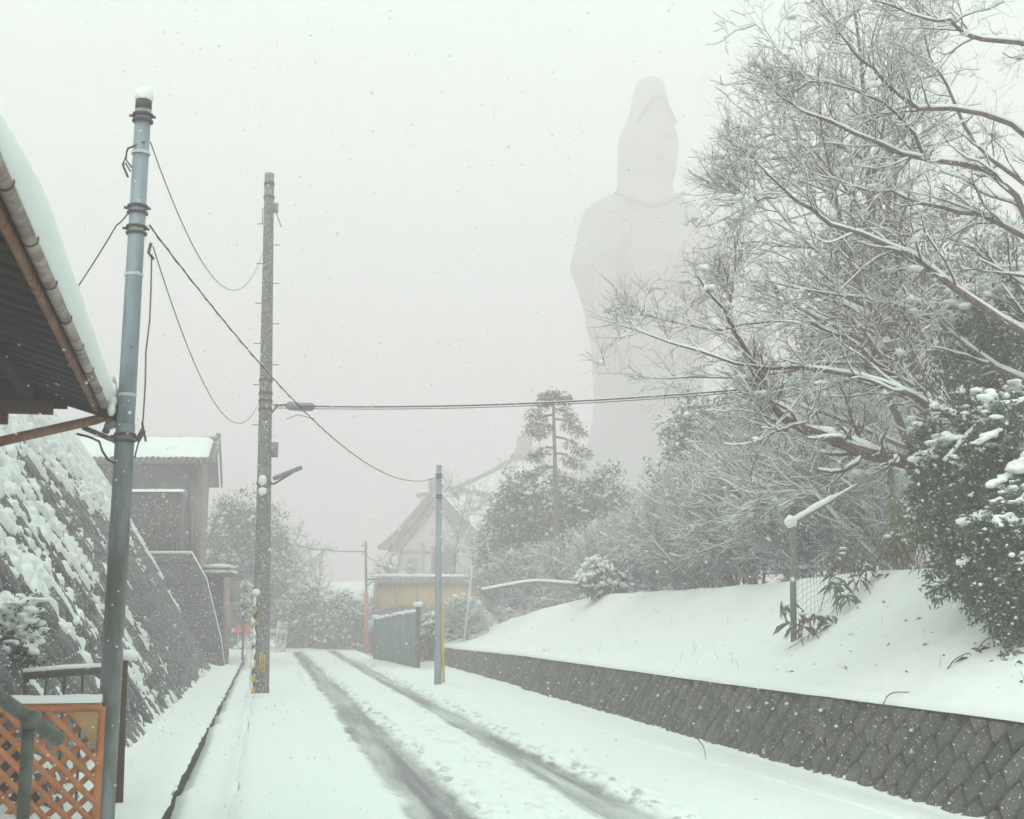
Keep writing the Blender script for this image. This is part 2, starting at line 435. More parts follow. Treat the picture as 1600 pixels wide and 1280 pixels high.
def kerb_x(Y):                   # edge of the raised strip on the right
    return np.interp(Y, [0, 9.8, 12, 16, 20, 24, 29, 40, 60], [4.78, 4.72, 4.62, 4.45, 4.32, 4.2, 4.02, 3.95, 3.9])
def track_mask(X, Y, c, w, o, edge=.1):
    cc = c + (fbm(Y * .15, Y * 0 + o, o) - .5) * .16
    e = (fbm(X * 5, Y * 2.2, o + 2) - .5) * .16
    return 1 - sstep(w - edge, w + edge, np.abs(X - cc) + e), cc
def road_h(X, Y):
    h = .03 + .03 * fbm(X * .8, Y * .35, 1) + .012 * fbm(X * 5, Y * 4, 2)
    m1, c1 = track_mask(X, Y, 1.44, .26, 11); m2, c2 = track_mask(X, Y, 2.93, .23, 23)
    m3, _ = track_mask(X, Y, .58, .13, 31, .12); m4, _ = track_mask(X, Y, 1.95, .12, 41, .12)
    shelf, _ = track_mask(X, Y, 1.12, .14, 51, .06)
    lump = (np.exp(-((X - c1 - .42) / .2) ** 2) + np.exp(-((X - c2 - .4) / .22) ** 2) + .6 * np.exp(-((X - c2 + .55) / .25) ** 2))
    h = h + lump * np.maximum(0, fbm(X * 10, Y * 7, 5, 3) - .36) * .11
    h = h - .045 * m1 - .045 * m2 - .016 * m3 - .014 * m4 - .028 * shelf
    h = h + .004 * m3 * np.sin(Y * 42) + .006 * (m1 + m2) * np.sin(X * 70 + 2 * fbm(Y * .4, Y * 0, 44)) + .01 * (m1 + m2) * fbm(X * 12, Y * 3, 45)
    h = h + .05 * sstep(.35, 0., X + .22) * 0 + .03 * sstep(3.6, 4.1, X)
    return h
Xr = np.concatenate([np.arange(-.24, .3, .06), np.arange(.3, 3.7, .026), np.arange(3.7, 4.9, .06)])
Yr = rows(1.0, 58.5, .0052)
def road_z(X, Y):
    z = road_h(X, Y)
    z = z - .05 * sstep(.1, 0, X + .24)                     # slumps into the gutter
    return z
ro, XX, YY = sheet('road', Xr, Yr, road_z, 'road', mask=lambda X, Y: X < kerb_x(Y) + .1)
m1, _ = track_mask(XX, YY, 1.44, .26, 11, .08); m2, _ = track_mask(XX, YY, 2.93, .23, 23, .08)
m3, c3 = track_mask(XX, YY, .9, .12, 61, .1)
_, c1 = track_mask(XX, YY, 1.44, .2, 11); _, c2 = track_mask(XX, YY, 2.93, .23, 23)
far3 = np.exp(-((YY - 33) / 4) ** 2)
sl = np.maximum(m1, .9 * m2) * (.9 + .8 * (fbm(XX * 9, YY * .35, 71) - .5))
sl = np.maximum(sl, .6 * m3 * far3 * fbm(XX * 3, YY * .8, 72))
sl = np.maximum(sl, .75 * np.exp(-((XX - c1 - .34) / .14) ** 2) * sstep(.5, .68, fbm(XX * 12, YY * 6, 73)))
sl = np.maximum(sl, .75 * np.exp(-((XX - c2 - .32) / .15) ** 2) * sstep(.5, .66, fbm(XX * 12, YY * 6, 74)))
sl = np.maximum(sl, .4 * np.exp(-((XX - c2 + .6) / .3) ** 2) * sstep(.52, .7, fbm(XX * 13, YY * 6, 75)))
at_ = ro.data.attributes.new('slush', 'FLOAT', 'POINT'); at_.data.foreach_set('value', sl.astype(np.float32).ravel())

# cross street and open ground where the road ends
sheet('street_end', np.linspace(-30, 3.8, 60), np.linspace(52, 64, 30), lambda X, Y: -.03 + .05 * fbm(X, Y, 3) + .1 * sstep(57.5, 59, Y), 'snow_smooth')
# left pavement strip between gutter and slope
def pav_z(X, Y): return .1 + .03 * fbm(X * 3, Y * 1.2, 8) + .2 * sstep(-1.35, -1.75, X) * fbm(X * 3, Y * 2, 9) - .05 * sstep(-.8, -.735, X)
def gut_edge(Y): return -.735 + (fbm(np.asarray(Y) * 3.2, np.asarray(Y) * 0, 6) - .5) * .05
Yp = rows(1.0, 58, .008)
XX, YY = np.meshgrid(np.linspace(0, 1, 26), Yp)
Xp = -2.9 + XX * (gut_edge(YY) + 2.9)
V = np.stack([Xp, YY, pav_z(Xp, YY)], -1).reshape(-1, 3)
tag(link('pavement', mesh_np('pavement', V, grid(26, len(Yp)), None, True), 'snow_smooth'), kind='structure')
# gutter: concrete side, snow-filled bottom with small bridges
gm = MB()
gm.box((-.80, 29, -.1), (.1, 58, .34)); gm.box((-.2, 29, -.14), (.08, 58, .24))
tag(gm.build('gutter_channel', 'joint'), kind='structure')
def gf_z(X, Y):
    br = np.maximum(0, vn(Y * 1.3, Y * 0, 77) - .72) * .5
    return -.075 + .045 * fbm(X * 3, Y * 4.5, 78) + br + .05 * sstep(-.4, -.24, X) - .06 * sstep(-.62, -.74, X)
sheet('gutter_bed', np.linspace(-.75, -.2, 14), rows(1.0, 58, .008), gf_z, 'snow')
# raised strip on the right, with an undercut kerb
def strip_z(X, Y):
    k = kerb_x(Y) + (fbm(Y * 1.6, Y * 0, 12) - .5) * .07
    a = X - k
    return .01 + .075 * sstep(0, .05, a) + .02 * fbm(X * 3, Y * 2, 14) - .03 * sstep(.15, .6, a) + .05 * sstep(5.22, 5.36, X) * (fbm(X * 3, Y * 3.2, 15) + .3 * fbm(X * 9, Y * 9, 16))
Xs = np.concatenate([np.linspace(3.85, 5.5, 90)])
sheet('verge', Xs, rows(1.0, 47, .008), strip_z, 'snow', mask=lambda X, Y: X > kerb_x(Y) - .12)
kb = MB()
for y in np.arange(1, 46, 1.0): kb.bar((kerb_x(y) + .066, y, -.012), (kerb_x(y + 1) + .066, y + 1, -.012), .07, .13)
tag(kb.build('kerb', 'concrete'), kind='structure')

# bank above the right wall
WX = 5.62
def wall_top(Y): return np.interp(Y, [0, 9, 15, 26, 38, 48], [.82, .8, .76, .72, .6, .5])
def bank_z(X, Y):
    X = np.asarray(X, float); Y = np.asarray(Y, float)
    a = np.maximum(X - WX, 0)
    zt = wall_top(Y)
    ridge = np.interp(Y, [0, 8, 15, 17, 24, 30, 36, 42, 56, 70], [2.3, 2.1, 2.12, 2.1, 2.02, 2.02, 1.75, 1.4, .45, .3])
    t = np.clip(a / 2.5, 0, 1)
    conc = zt + (ridge - zt) * (.35 * t + .65 * t ** 2.0) * (1 - .0 * t)
    near = zt + np.minimum(a * .6, 1.12) + .12 * np.maximum(a - 1.6, 0)
    w = sstep(15.6, 10.6, Y + (X - 6.8) * -.75)
    z = conc * (1 - w) + near * w
    z = z + .06 * np.maximum(a - 2.5, 0) * w * 1.5 + .035 * np.clip(a - 2.6, 0, 12) * (1 - w)
    z = z + .10 * (fbm(X * .5, Y * .35, 21) - .5) * sstep(0, 1.2, a) + .035 * (fbm(X * 2, Y * 2, 22) - .5) + .02 * (fbm(X * 6, Y * 6, 24) - .5)
    return z + .1 * sstep(0, .25, a) - .02
Xb = np.concatenate([np.arange(WX + .06, 9.2, .09), np.arange(9.2, 60, 1.2)])
sheet('snow_bank', Xb, rows(3.0, 110, .010), lambda X, Y: bank_z(X, Y) * sstep(75, 56, Y) + -.25 * (1 - sstep(75, 56, Y)), 'snow_smooth')

# ------------------------------------------------------------------ diagonal-laid block walls
def clip_poly(poly, s0, s1, t0, t1):
    def cut(pl, f):
        out = []
        for i in range(len(pl)):
            a, b = pl[i], pl[(i + 1) % len(pl)]; fa, fb = f(a), f(b)
            if fa >= 0: out.append(a)
            if (fa >= 0) != (fb >= 0):
                k = fa / (fa - fb); out.append((a[0] + (b[0] - a[0]) * k, a[1] + (b[1] - a[1]) * k))
        return out
    for f in (lambda p: p[0] - s0, lambda p: s1 - p[0], lambda p: p[1] - t0, lambda p: t1 - p[1]):
        if len(poly) < 3: return []
        poly = cut(poly, f)
    return poly
def stone_mesh(outline, d, bevel):
    """pillow block: outline in (s,t), proud by d, its rim bevelled; returns local mesh arrays"""
    o = np.array(outline); c = o.mean(0); n = len(o)
    inn = c + (o - c) * (1 - bevel)
    V = np.concatenate([np.c_[o, np.full(n, -.01)], np.c_[o, np.full(n, d * .45)], np.c_[inn, np.full(n, d)], [[*c, d * 1.08]]])
    q = [(k * n + i, k * n + (i + 1) % n, (k + 1) * n + (i + 1) % n, (k + 1) * n + i) for k in (0, 1) for i in range(n)]
    t = [(3 * n, 2 * n + i, 2 * n + (i + 1) % n) for i in range(n)]
    return V, q, t
def block_wall(parent, s0, s1, t1, frame, la, lb, mats, d=.04, gap=.022, limit=300, near=None, hand=-1):
    """diagonal courses; frame(s,t,n)->world. long edge runs up towards smaller s (hand -1)"""
    e1 = np.array([hand, 1]) / 2 ** .5; e2 = np.array([-hand, 1]) / 2 ** .5
    cells = []
    N = int((s1 - s0 + t1) / min(la, lb)) + 4
    for i in range(-N, N):
        for j in range(-N, N):
            off = .5 * la * (j % 2)
            p0 = np.array([s0, 0.]) + e1 * (i * la + off) + e2 * (j * lb)
            q = [p0 + e1 * gap / 2 + e2 * gap / 2, p0 + e1 * (la - gap / 2) + e2 * gap / 2, p0 + e1 * (la - gap / 2) + e2 * (lb - gap / 2), p0 + e1 * gap / 2 + e2 * (lb - gap / 2)]
            q = [tuple(a + np.array([random.uniform(-1, 1), random.uniform(-1, 1)]) * gap * .35) for a in q]
            cx = p0[0] + .5 * (e1[0] * la + e2[0] * lb); ty = p0[1] + .5 * (la + lb) * .707
            if cx < s0 - la or cx > s1 + la or ty < -la or ty > t1 + la: continue
            pl = clip_poly(q, s0 + .01, s1 - .01, 0.0, t1)
            if len(pl) < 3: continue
            a = np.array(pl); ar = .5 * abs(np.dot(a[:, 0], np.roll(a[:, 1], 1)) - np.dot(a[:, 1], np.roll(a[:, 0], 1)))
            if ar < .15 * la * lb: continue
            if np.cross(a[1] - a[0], a[2] - a[1]) < 0: pl = pl[::-1]
            cells.append((pl, a.mean(0)))
    cells.sort(key=lambda c: near(c[1]) if near else c[1][0])
    rest = MB()
    for k, (pl, c) in enumerate(cells):
        V, q, t = stone_mesh([(a - c[0], b - c[1]) for a, b in pl], d * random.uniform(.7, 1.3), random.uniform(.14, .24))
        W = frame(V[:, 0] + c[0], V[:, 1] + c[1], V[:, 2])
        if k < limit:
            b0 = frame(np.array([c[0]]), np.array([c[1]]), np.array([0.]))[0]
            o = link('stone', mesh_np('stone', W - b0, q, t), random.choice(mats), parent, b0 - origin(parent))
        else:
            rest.add(W, q, t)
    if rest.n:
        o = rest.build('stone_field', mats[0], parent); o['kind'] = 'stuff'
    return len(cells)

def right_wall(y0, y1, xb, label, extra):
    w = thing('retaining_wall', label, 'wall', (xb, (y0 + y1) / 2, 0))
    lean = .24 / .8
    h = lambda y: float(wall_top(y))
    c = MB()
    for a, b in zip(np.linspace(y0, y1, 9)[:-1], np.linspace(y0, y1, 9)[1:]):
        pts = [(xb, -.25), (xb + lean * h(a) + .0, h(a)), (xb + lean * h(a) + .14, h(a)), (xb + 1.0, -.25)]
        V = [(x, a, z) for x, z in pts] + [(xb if k == 0 else (xb + lean * h(b) if k == 1 else (xb + lean * h(b) + .14 if k == 2 else xb + 1.0)), b, (-.25, h(b), h(b), -.25)[k]) for k in range(4)]
        c.add(V, [(0, 4, 5, 1), (1, 5, 6, 2), (3, 2, 6, 7), (0, 1, 2, 3), (4, 7, 6, 5)])
    c.build('core', 'joint', w)
    hm = .5 * (h(y0) + h(y1)); L = math.hypot(1, lean)
    def fr(s, t, n):
        k = np.interp(s, [y0, y1], [h(y0), h(y1)]) / hm
        z = t / L * k
        return np.stack([xb + lean * z - n / L, s, z + n * lean / L], -1)
    block_wall(w, y0, y1, (hm - .005) * L, fr, .31, .21, ['stone', 'stone', 'stone2', 'stone3'], .045, .032)
    cop = MB()
    for a, b in zip(np.linspace(y0, y1, 11)[:-1], np.linspace(y0, y1, 11)[1:]):
        cop.bar((xb + lean * h(a) + .06, a + .004, h(a) - .03), (xb + lean * h(b) + .06, b - .004, h(b) - .03), .11, .07)
    cop.build('coping', 'stone', w)
    sn = MB(); ys = rows(y0, y1, .004); ys[-1] = y1
    u = np.linspace(0, 1, 9)
    ang = u * math.pi * .95
    tt = .085 + .05 * fbm(ys * 1.5, ys * 0, extra) + .012 * fbm(ys * 12, ys * 0, extra + 1)
    ov = -.03 - .05 * fbm(ys * 2.5, ys * 0, extra + 2)
    prof = np.stack([xb + lean * wall_top(ys)[:, None] + ov[:, None] + .22 * (1 - np.cos(ang))[None], np.broadcast_to(ys[:, None], (len(ys), 9)),
                     wall_top(ys)[:, None] + .018 + tt[:, None] * np.sin(ang)[None] * np.where(ang < 1.57, 1, 1)[None]], -1)
    prof[:, 3:, 2] = np.maximum(prof[:, 3:, 2], bank_z(prof[:, 3:, 0], prof[:, 3:, 1]) + .014)
    sn.add(prof.reshape(-1, 3), grid(9, len(ys)))
    # small drifts caught on the wall foot and joints
    k = 7; yy = rng.uniform(y0 + .3, y1 - .3, k); zz = rng.uniform(.05, .5, k) ** 1.3
    C = np.stack([xb + lean * zz - .03, yy, zz], -1)
    V, T = blobs(C, np.stack([rng.uniform(.02, .03, k), rng.uniform(.03, .08, k), rng.uniform(.02, .04, k)], -1)); sn.add(V, None, T)
    sn.build('snow_cap', 'snow', w, True)
    return w
right_wall(6.6, 26.3, 5.34, 'long dark retaining wall of diagonal stone blocks beside the road, nearer section', 31)
right_wall(26.42, 39.5, 5.42, 'short farther section of low dark stone wall behind the yellow-sleeved pole', 35)

# plants growing from joints of the near wall
for k, (px, py) in enumerate([(1178, 1110), (1205, 1103), (1290, 1115), (1315, 1140), (1160, 1115), (1252, 1120), (1100, 1110), (1140, 1160)]):
    r, f = ray(px, py); s = 5.44 / r[0]; c = np.array((0, 0, HC)) + r * s
    n_ = 14; D = rng.standard_normal((n_, 3)) * .6 + np.array([-.8, 0, .3])
    V, T = leaves(np.repeat(c[None], n_, 0) + rng.standard_normal((n_, 3)) * .02, D, rng.uniform(.05, .1, n_), .025, droop=.4)
    mb = MB(); mb.add(V, None, T)
    t = thing('wall_weed', 'tiny green weed tuft rooted in the joints of the near stone wall', 'weed', c, 'weed tufts in the near stone wall')
    mb.build('leaf_tuft', 'bamboo', t)
    V, T = blobs(c[None] + np.array([[-.05, 0, .03]]), np.array([[.02, .024, .014]])); mb = MB(); mb.add(V, None, T); mb.build('snow_cap', 'snow', t, True)

# ------------------------------------------------------------------ left stone slope
SLX, SLA = -1.5, R_(62)
Y0S, Y1S = 10.3, 36.6
TS = 7.9
def slope_fr(s, t, n):
    bend = .018 * t ** 2          # slightly convex face, steeper at the foot
    x = SLX - t * math.cos(SLA) - bend * .5
    z = t * math.sin(SLA) - bend * .15
    return np.stack([x + n * math.sin(SLA), s, z + n * math.cos(SLA)], -1)
sl_ = thing('stone_slope', 'steep slope faced with diagonal stone blocks and streaked with snow beside the pavement', 'slope', (SLX, 23, 0))
c = MB(); tt = np.linspace(-.3, TS, 10)
for a in (Y0S, Y1S):
    pass
A_ = slope_fr(np.full(10, Y0S), tt, np.full(10, -.005)); B_ = slope_fr(np.full(10, Y1S), tt, np.full(10, -.005))
top_a, top_b = A_[-1] + [-6, 0, .2], B_[-1] + [-6, 0, .2]
bot_a, bot_b = np.array([A_[-1][0] - 6, Y0S, -.3]), np.array([A_[-1][0] - 6, Y1S, -.3])
V = np.concatenate([A_, B_, [top_a, top_b, bot_a, bot_b]])
q = [(i, i + 10, i + 11, i + 1) for i in range(9)] + [(9, 19, 21, 20)]
tr = [(22, i, i + 1) for i in range(9)] + [(23, 11 + i, 10 + i) for i in range(9)] + [(22, 9, 20), (23, 21, 19)]
c.add(V, q, tr); c.build('earth_core', 'joint', sl_)
block_wall(sl_, Y0S, Y1S, TS, slope_fr, .62, .34, ['slope_stone', 'slope_stone', 'slope_stone2'], .085, .055, 300,
           near=lambda c: (c[0] - 13) ** 2 * .25 + (c[1] - 1.8) ** 2 if c[0] > 12.2 else 99 + c[0])
# snow caught on the courses: streaks of real thickness
ns, ntt = 700, 420
s_ = rows(Y0S, Y1S, .0029); t_ = np.linspace(0.02, TS, 360)
S, T_ = np.meshgrid(s_, t_)
a = (S + T_) / 2 ** .5           # across the courses
bb = (T_ - S) / 2 ** .5          # along the courses (up and towards the viewer)
big = fbm(a * .35, bb * .3, 81); st1 = fbm(a * 3.2, bb * .8, 82); st2 = fbm(a * 7.5, bb * 2.4, 83); lum = fbm(S * 8, T_ * 8, 84)
cover = .42 * st1 + .34 * st2 + .30 * big + .22 * lum
bias = .69 - .13 * sstep(2.0, 6.5, T_) + .13 * sstep(15, 30, S) * sstep(7, 2, T_) - .04 * sstep(14, 11, S)
bias = bias - .25 * sstep(.5, 0, T_) * fbm(S * 2, T_, 86) - .2 * sstep(TS - .35, TS, T_) - .22 * sstep(Y1S - .16, Y1S - .05, S)
hgt = (cover - bias)
tn_ = sstep(0, .17, hgt) * (.06 + .07 * sstep(1.5, 6, T_)) + .035 * (lum - .5)
W = slope_fr(S, T_, -.04 + (tn_ + .095) * sstep(-.035, .05, hgt))
W[..., 2] += tn_ * .35 * sstep(-.01, .05, hgt)
q = grid(len(s_), 360); k = (hgt > -.035).ravel(); q = q[k[q].any(1)]
me = mesh_np('snow_streak', W.reshape(-1, 3) - origin(sl_), q, None, True)
o = link('snow_streak', me, 'snow', sl_); o['kind'] = 'stuff'

# ------------------------------------------------------------------ poles
def ring(mb, c, r, h=.05, t=.012, n=14, ax=None):
    a = np.arange(n + 1) / n * 2 * math.pi
    for z in (-h / 2, h / 2):
        mb.tube(np.stack([c[0] + (r + t * .5) * np.cos(a), c[1] + (r + t * .5) * np.sin(a), np.full(n + 1, c[2] + z)], -1), t, 6, False)
# near steel pole
p_top = P(224, 172, 9.3); p_bot = P(161, 1285, 9.3); p_bot[2] = 0.02
p_bot[:2] = p_bot[:2] + (p_bot[:2] - p_top[:2]) * .02
pl = thing('utility_pole', 'tall blue-grey steel pole at the left, nearest to the viewer', 'utility pole', p_bot)
def on_pole(a, b, z): return a + (b - a) * ((z - a[2]) / (b[2] - a[2]))
seam = 3.02
q0 = on_pole(p_bot, p_top, seam)
mb = MB(); mb.tube([q0, p_top], [.066, .06], 18); mb.build('upper_tube', 'steel', pl, True)
mb = MB(); mb.tube([p_bot - [0, 0, .2], p_bot, q0], [.078, .078, .07], 18); mb.build('lower_tube', 'steel_dark', pl, True)
def zpx(py, d=9.3, px=200): return P(px, py, d)[2]
for py in (185, 328, 360, 684):
    c = on_pole(p_bot, p_top, zpx(py)); mb = MB(); ring(mb, c, .067, .05, .011)
    for s in (-1, 1): mb.tube([c + np.array([.062 * s, -.03, 0]), c + np.array([.1 * s, -.03, 0.005])], .011, 6)
    mb.build('clamp', 'clamp', pl)
for py in (240, 430, 618):
    c = on_pole(p_bot, p_top, zpx(py)); mb = MB(); ring(mb, c, .066, .012, .005); mb.build('band', 'sign_white', pl)
mb = MB(); c = p_top; mb.tube([c + [0, 0, 0], c + [0, 0, .075]], [.063, .063], 16); mb.build('top_cap', 'clamp', pl)
C = np.array([c + [0, 0, .115], c + [.012, 0, .15]]); V, T = blobs(C, np.array([[.075, .075, .06], [.055, .055, .045]]), subdiv(*ICO1), .03)
mb = MB(); mb.add(V, None, T); mb.build('snow_cap', 'snow', pl, True)
# cable loops beside the pole
for pts, r in (([(226, 222), (200, 232), (192, 258), (200, 277)], .009), ([(198, 236), (197, 250), (206, 262)], .006), ([(196, 255), (204, 268)], .006),
               ([(228, 690), (226, 680), (222, 660)], .008)):
    mb = MB(); mb.tube([P(x, y, 9.25) for x, y in pts], r, 6); mb.build('cable_loop', 'wire', pl, True)
mb = MB(); mb.tube([P(236, 380, 9.2), P(232, 395, 9.2), P(240, 405, 9.2)], .012, 6); mb.tube([P(224, 672, 9.2), P(214, 690, 9.2)], .022, 8); mb.build('insulator', 'clamp', pl)
mb = MB(); mb.tube([P(205, 543, 9.2), P(205, 542, 9.24)], .006, 8); mb.build('bolt_hole', 'wire', pl)

# concrete pole
c_bot = P(407, 1086, 25.4); c_bot[2] = 0.03
c_top = P(421, 272, 25.4)
pl2 = thing('utility_pole', 'weathered concrete utility pole with climbing bolts and striped guard in the road edge', 'utility pole', c_bot)
mb = MB(); zs = np.linspace(0, 1, 14)
mb.tube([c_bot + (c_top - c_bot) * z for z in zs], [.172 - .074 * z for z in zs], 22); mb.build('shaft', 'pole_conc', pl2, True)
def cp_(py): return on_pole(c_bot, c_top, P(414, py, 25.4)[2])
def cr_(py):
    z = cp_(py)[2] / c_top[2]; return .172 - .074 * z
for k, py in enumerate((288, 309, 595, 615, 627, 640, 755)):
    mb = MB(); ring(mb, cp_(py), cr_(py), .03, .012); mb.build('band', 'clamp', pl2)
RT = np.array([ct, -st, 0]); FW = np.array([st, ct, 0])
for k, (py, s) in enumerate(((350, -1), (383, 1), (412, -1), (443, 1), (474, -1), (506, 1), (537, -1), (570, 1), (601, -1), (664, -1), (632, 1))):
    c = cp_(py); r = cr_(py); mb = MB(); mb.tube([c + RT * s * (r - .02), c + RT * s * (r + .13)], .009, 6); mb.build('step_bolt', 'clamp', pl2)
mb = MB(); c = cp_(325) + RT * (cr_(325) + .05); mb.box(c, (.08, .08, .2), -TH); mb.tube([c + [0, 0, -.1], c + RT * .08 + [0, 0, -.3], c + RT * .12 + [0, 0, -.42]], .012, 6)
mb.tube([c - RT * .28 + [0, 0, 0], c - RT * .28 + [0, 0, -.35]], .01, 6); mb.build('fuse_holder', 'box_grey', pl2)
c = cp_(703) + RT * (cr_(703) + .06); mb = MB(); mb.box(c, (.13, .14, .3), -TH); b_ = mb.build('meter_box', 'box_grey', pl2)
# street lamp arm
c = cp_(757); e = P(470, 731, 25.0)
mb = MB(); mb.tube([c + RT * .1, c + RT * .22 + [0, 0, .02], e], [.022, .022, .018], 8); arm = mb.build('lamp_arm', 'clamp', pl2)
a_ = c + RT * .3 + (e - c) * .05; mb = MB(); mb.bar(c + (e - c) * .28 + [0, 0, .02], e, .1, .06); mb.build('lamp_head', 'box_grey', pl2)
mb = MB(); mb.bar(c + (e - c) * .3 + [0, 0, .065], e + [0, 0, .045], .085, .035); mb.build('lamp_snow', 'snow', pl2)
# white plates, snow-covered
for py, h in ((752, .11), (769, .085)):
    c = cp_(py) - FW * (cr_(py) + .02); V, T = blobs(c[None], np.array([[.085, .05, h]]), subdiv(*ICO1), .04); mb = MB(); mb.add(V, None, T); mb.build('snow_pad', 'snow', pl2, True)
# striped guard: a curved half sleeve on the left front
z0, z1 = .02, P(405, 928, 25.2)[2]
mb = MB(); an = np.linspace(math.pi * .9, math.pi * 1.38, 9) - TH
for k in range(12):
    pass
zz = np.linspace(z0, z1, 24)
V = []
for z in zz:
    cc = on_pole(c_bot, c_top, z); r = .172 - .074 * z / c_top[2] + .02
    V += [cc + [r * math.cos(a), r * math.sin(a), 0] for a in an]
mb.add(V, grid(9, 24)); gd = mb.build('striped_guard', 'stripe', pl2, True)
V, T = blobs(np.array([on_pole(c_bot, c_top, z1) + [-.12, -.14, .03]]), np.array([[.085, .07, .07]]), subdiv(*ICO1), .03); mb = MB(); mb.add(V, None, T); mb.build('snow_cap', 'snow', gd, True)
k = 16; zz = rng.uniform(.2, z1, k); aa = rng.uniform(math.pi * .95, math.pi * 1.25, k)
C = np.array([on_pole(c_bot, c_top, z) + [.19 * math.cos(a), .19 * math.sin(a), 0] for z, a in zip(zz, aa)])
V, T = blobs(C, np.stack([rng.uniform(.03, .05, k), rng.uniform(.03, .05, k), rng.uniform(.05, .12, k)], -1)); mb = MB(); mb.add(V, None, T); mb.build('stuck_snow', 'snow', gd, True)
for dx in (-.045, .0, .045):
    mb = MB(); cc = on_pole(c_bot, c_top, P(412, 1036, 25.2)[2]) - FW * .186 + RT * (.06 + dx)
    mb.box(cc, (.022, .02, .34), -TH); mb.build('yellow_plate', 'yellow', pl2)
mb = MB(); mb.tube([c_bot + [-.02, -.2, -.05], c_bot + [-.02, -.19, .06]], .012, 6); mb.build('earth_rod', 'clamp', pl2)
V, T = blobs(np.array([c_bot + [0.02, -.1, .0]]), np.array([[.3, .28, .06]]), subdiv(*ICO1), .05); mb = MB(); mb.add(V, None, T); mb.build('snow_collar', 'snow', pl2, True)

# steel pole with yellow sleeve
b3 = P(684, 1071, 28.9); b3[2] = .1; t3 = P(686, 727, 28.9)
pl3 = thing('utility_pole', 'slim steel pole with a yellow guy sleeve beside the low stone wall', 'utility pole', b3)
mb = MB(); mb.tube([b3 - [0, 0, .2], b3, t3], [.085, .085, .062], 14); mb.build('shaft', 'steel', pl3, True)
for py in (776, 744): mb = MB(); ring(mb, on_pole(b3, t3, P(685, py, 28.9)[2]), .068, .06, .016); mb.build('clamp', 'clamp', pl3)
mb = MB(); mb.tube([b3 + RT * .13, P(691, 945, 28.9)], .033, 10); mb.build('guy_sleeve', 'yellow', pl3, True)
V, T = blobs(t3[None] + [[0, 0, .02]], np.array([[.06, .06, .04]])); mb = MB(); mb.add(V, None, T); mb.build('snow_cap', 'snow', pl3, True)

# far red-sleeved pole with a lamp arm
b4 = P(573, 1022, 53); t4 = P(571.5, 846, 53); b4[2] = .03
pl4 = thing('utility_pole', 'thin far pole with an orange-red lower sleeve by the yellow wall', 'utility pole', b4)
mb = MB(); mb.tube([b4, t4], [.07, .05], 10); mb.build('shaft', 'steel_dark', pl4, True)
s4 = on_pole(b4, t4, P(573, 925, 53)[2]); mb = MB(); mb.tube([b4, s4], [.095, .085], 12); mb.build('red_sleeve', 'pole_red', pl4, True)
mb = MB(); mb.tube([P(572, 905, 53), P(590, 905, 53)], .03, 6); mb.tube([P(573, 917, 53), P(583, 908, 53)], .02, 6); mb.build('bracket', 'clamp', pl4)
for py in (865, 852): mb = MB(); mb.tube([P(565, py, 53), P(574, py + 2, 53)], .02, 6); mb.build('step_bolt', 'clamp', pl4)
mb = MB(); mb.box(P(581, 974, 52.6), (.34, .04, .3), -TH); mb.build('blue_plate', 'blue_plate', pl4)

# ------------------------------------------------------------------ wires
def wire(a, b, sag, r, label, name='overhead_wire', n=36, mat_='wire', beads=0):
    t = np.linspace(0, 1, n)[:, None]
    p = a + (b - a) * t; p[:, 2] -= sag * 4 * (t * (1 - t))[:, 0]
    mb = MB(); mb.tube(p, r, 5)
    if beads:
        k = np.linspace(.0, 1, beads)[:, None]; q = a + (b - a) * k; q[:, 2] -= sag * 4 * (k * (1 - k))[:, 0]
        an = k[:, 0] * 300
        q2 = q + np.stack([np.cos(an) * r * 1.2, np.cos(an) * 0, np.sin(an) * r * 1.2], -1); mb.tube(q2, r * .6, 4)
    return mb.top(name, mat_, label, 'wire', smooth=True)
wire(P(235, 222, 9.35), P(413, 388, 25.3), 1.05, .005, 'deeply sagging thin wire between the tops of the two left poles')
wire(P(233, 352, 9.3), P(684, 745, 28.8), 0.75, .006, 'twisted black cable running down past the concrete pole to the slim pole', beads=260)
wire(P(239, 385, 9.3), P(405, 628, 25.3), .85, .005, 'thin wire from the steel pole to the middle of the concrete pole')
wire(P(182, 352, 9.3), P(60, 530, 12), .05, .006, 'short guy wire slanting left from the steel pole behind the eave')
wire(P(205, 325, 9.3), P(182, 352, 9.3), .02, .006, 'short link wire with a clamp holding the guy wire to the steel pole')
# drop cable along the steel pole
pts = [P(237, 398, 9.25), P(236, 450, 9.25), P(234, 500, 9.25), P(228, 550, 9.25), P(227, 600, 9.25), P(224, 650, 9.25), P(222, 670, 9.25), P(210, 716, 9.25)]
mb = MB(); mb.tube(pts, .006, 5); mb.top('drop_cable', 'wire', 'thin cable hanging straight down beside the near steel pole', 'cable', smooth=True)
pts = [P(120, 678, 9.1), P(140, 683, 9.1), P(155, 690, 9.1), P(160, 705, 9.1), P(168, 718, 9.15), P(180, 724, 9.2)]
mb = MB(); mb.tube(pts, .009, 6); mb.top('drop_cable', 'wire', 'black cable looping from under the eave to the steel pole', 'cable', smooth=True)
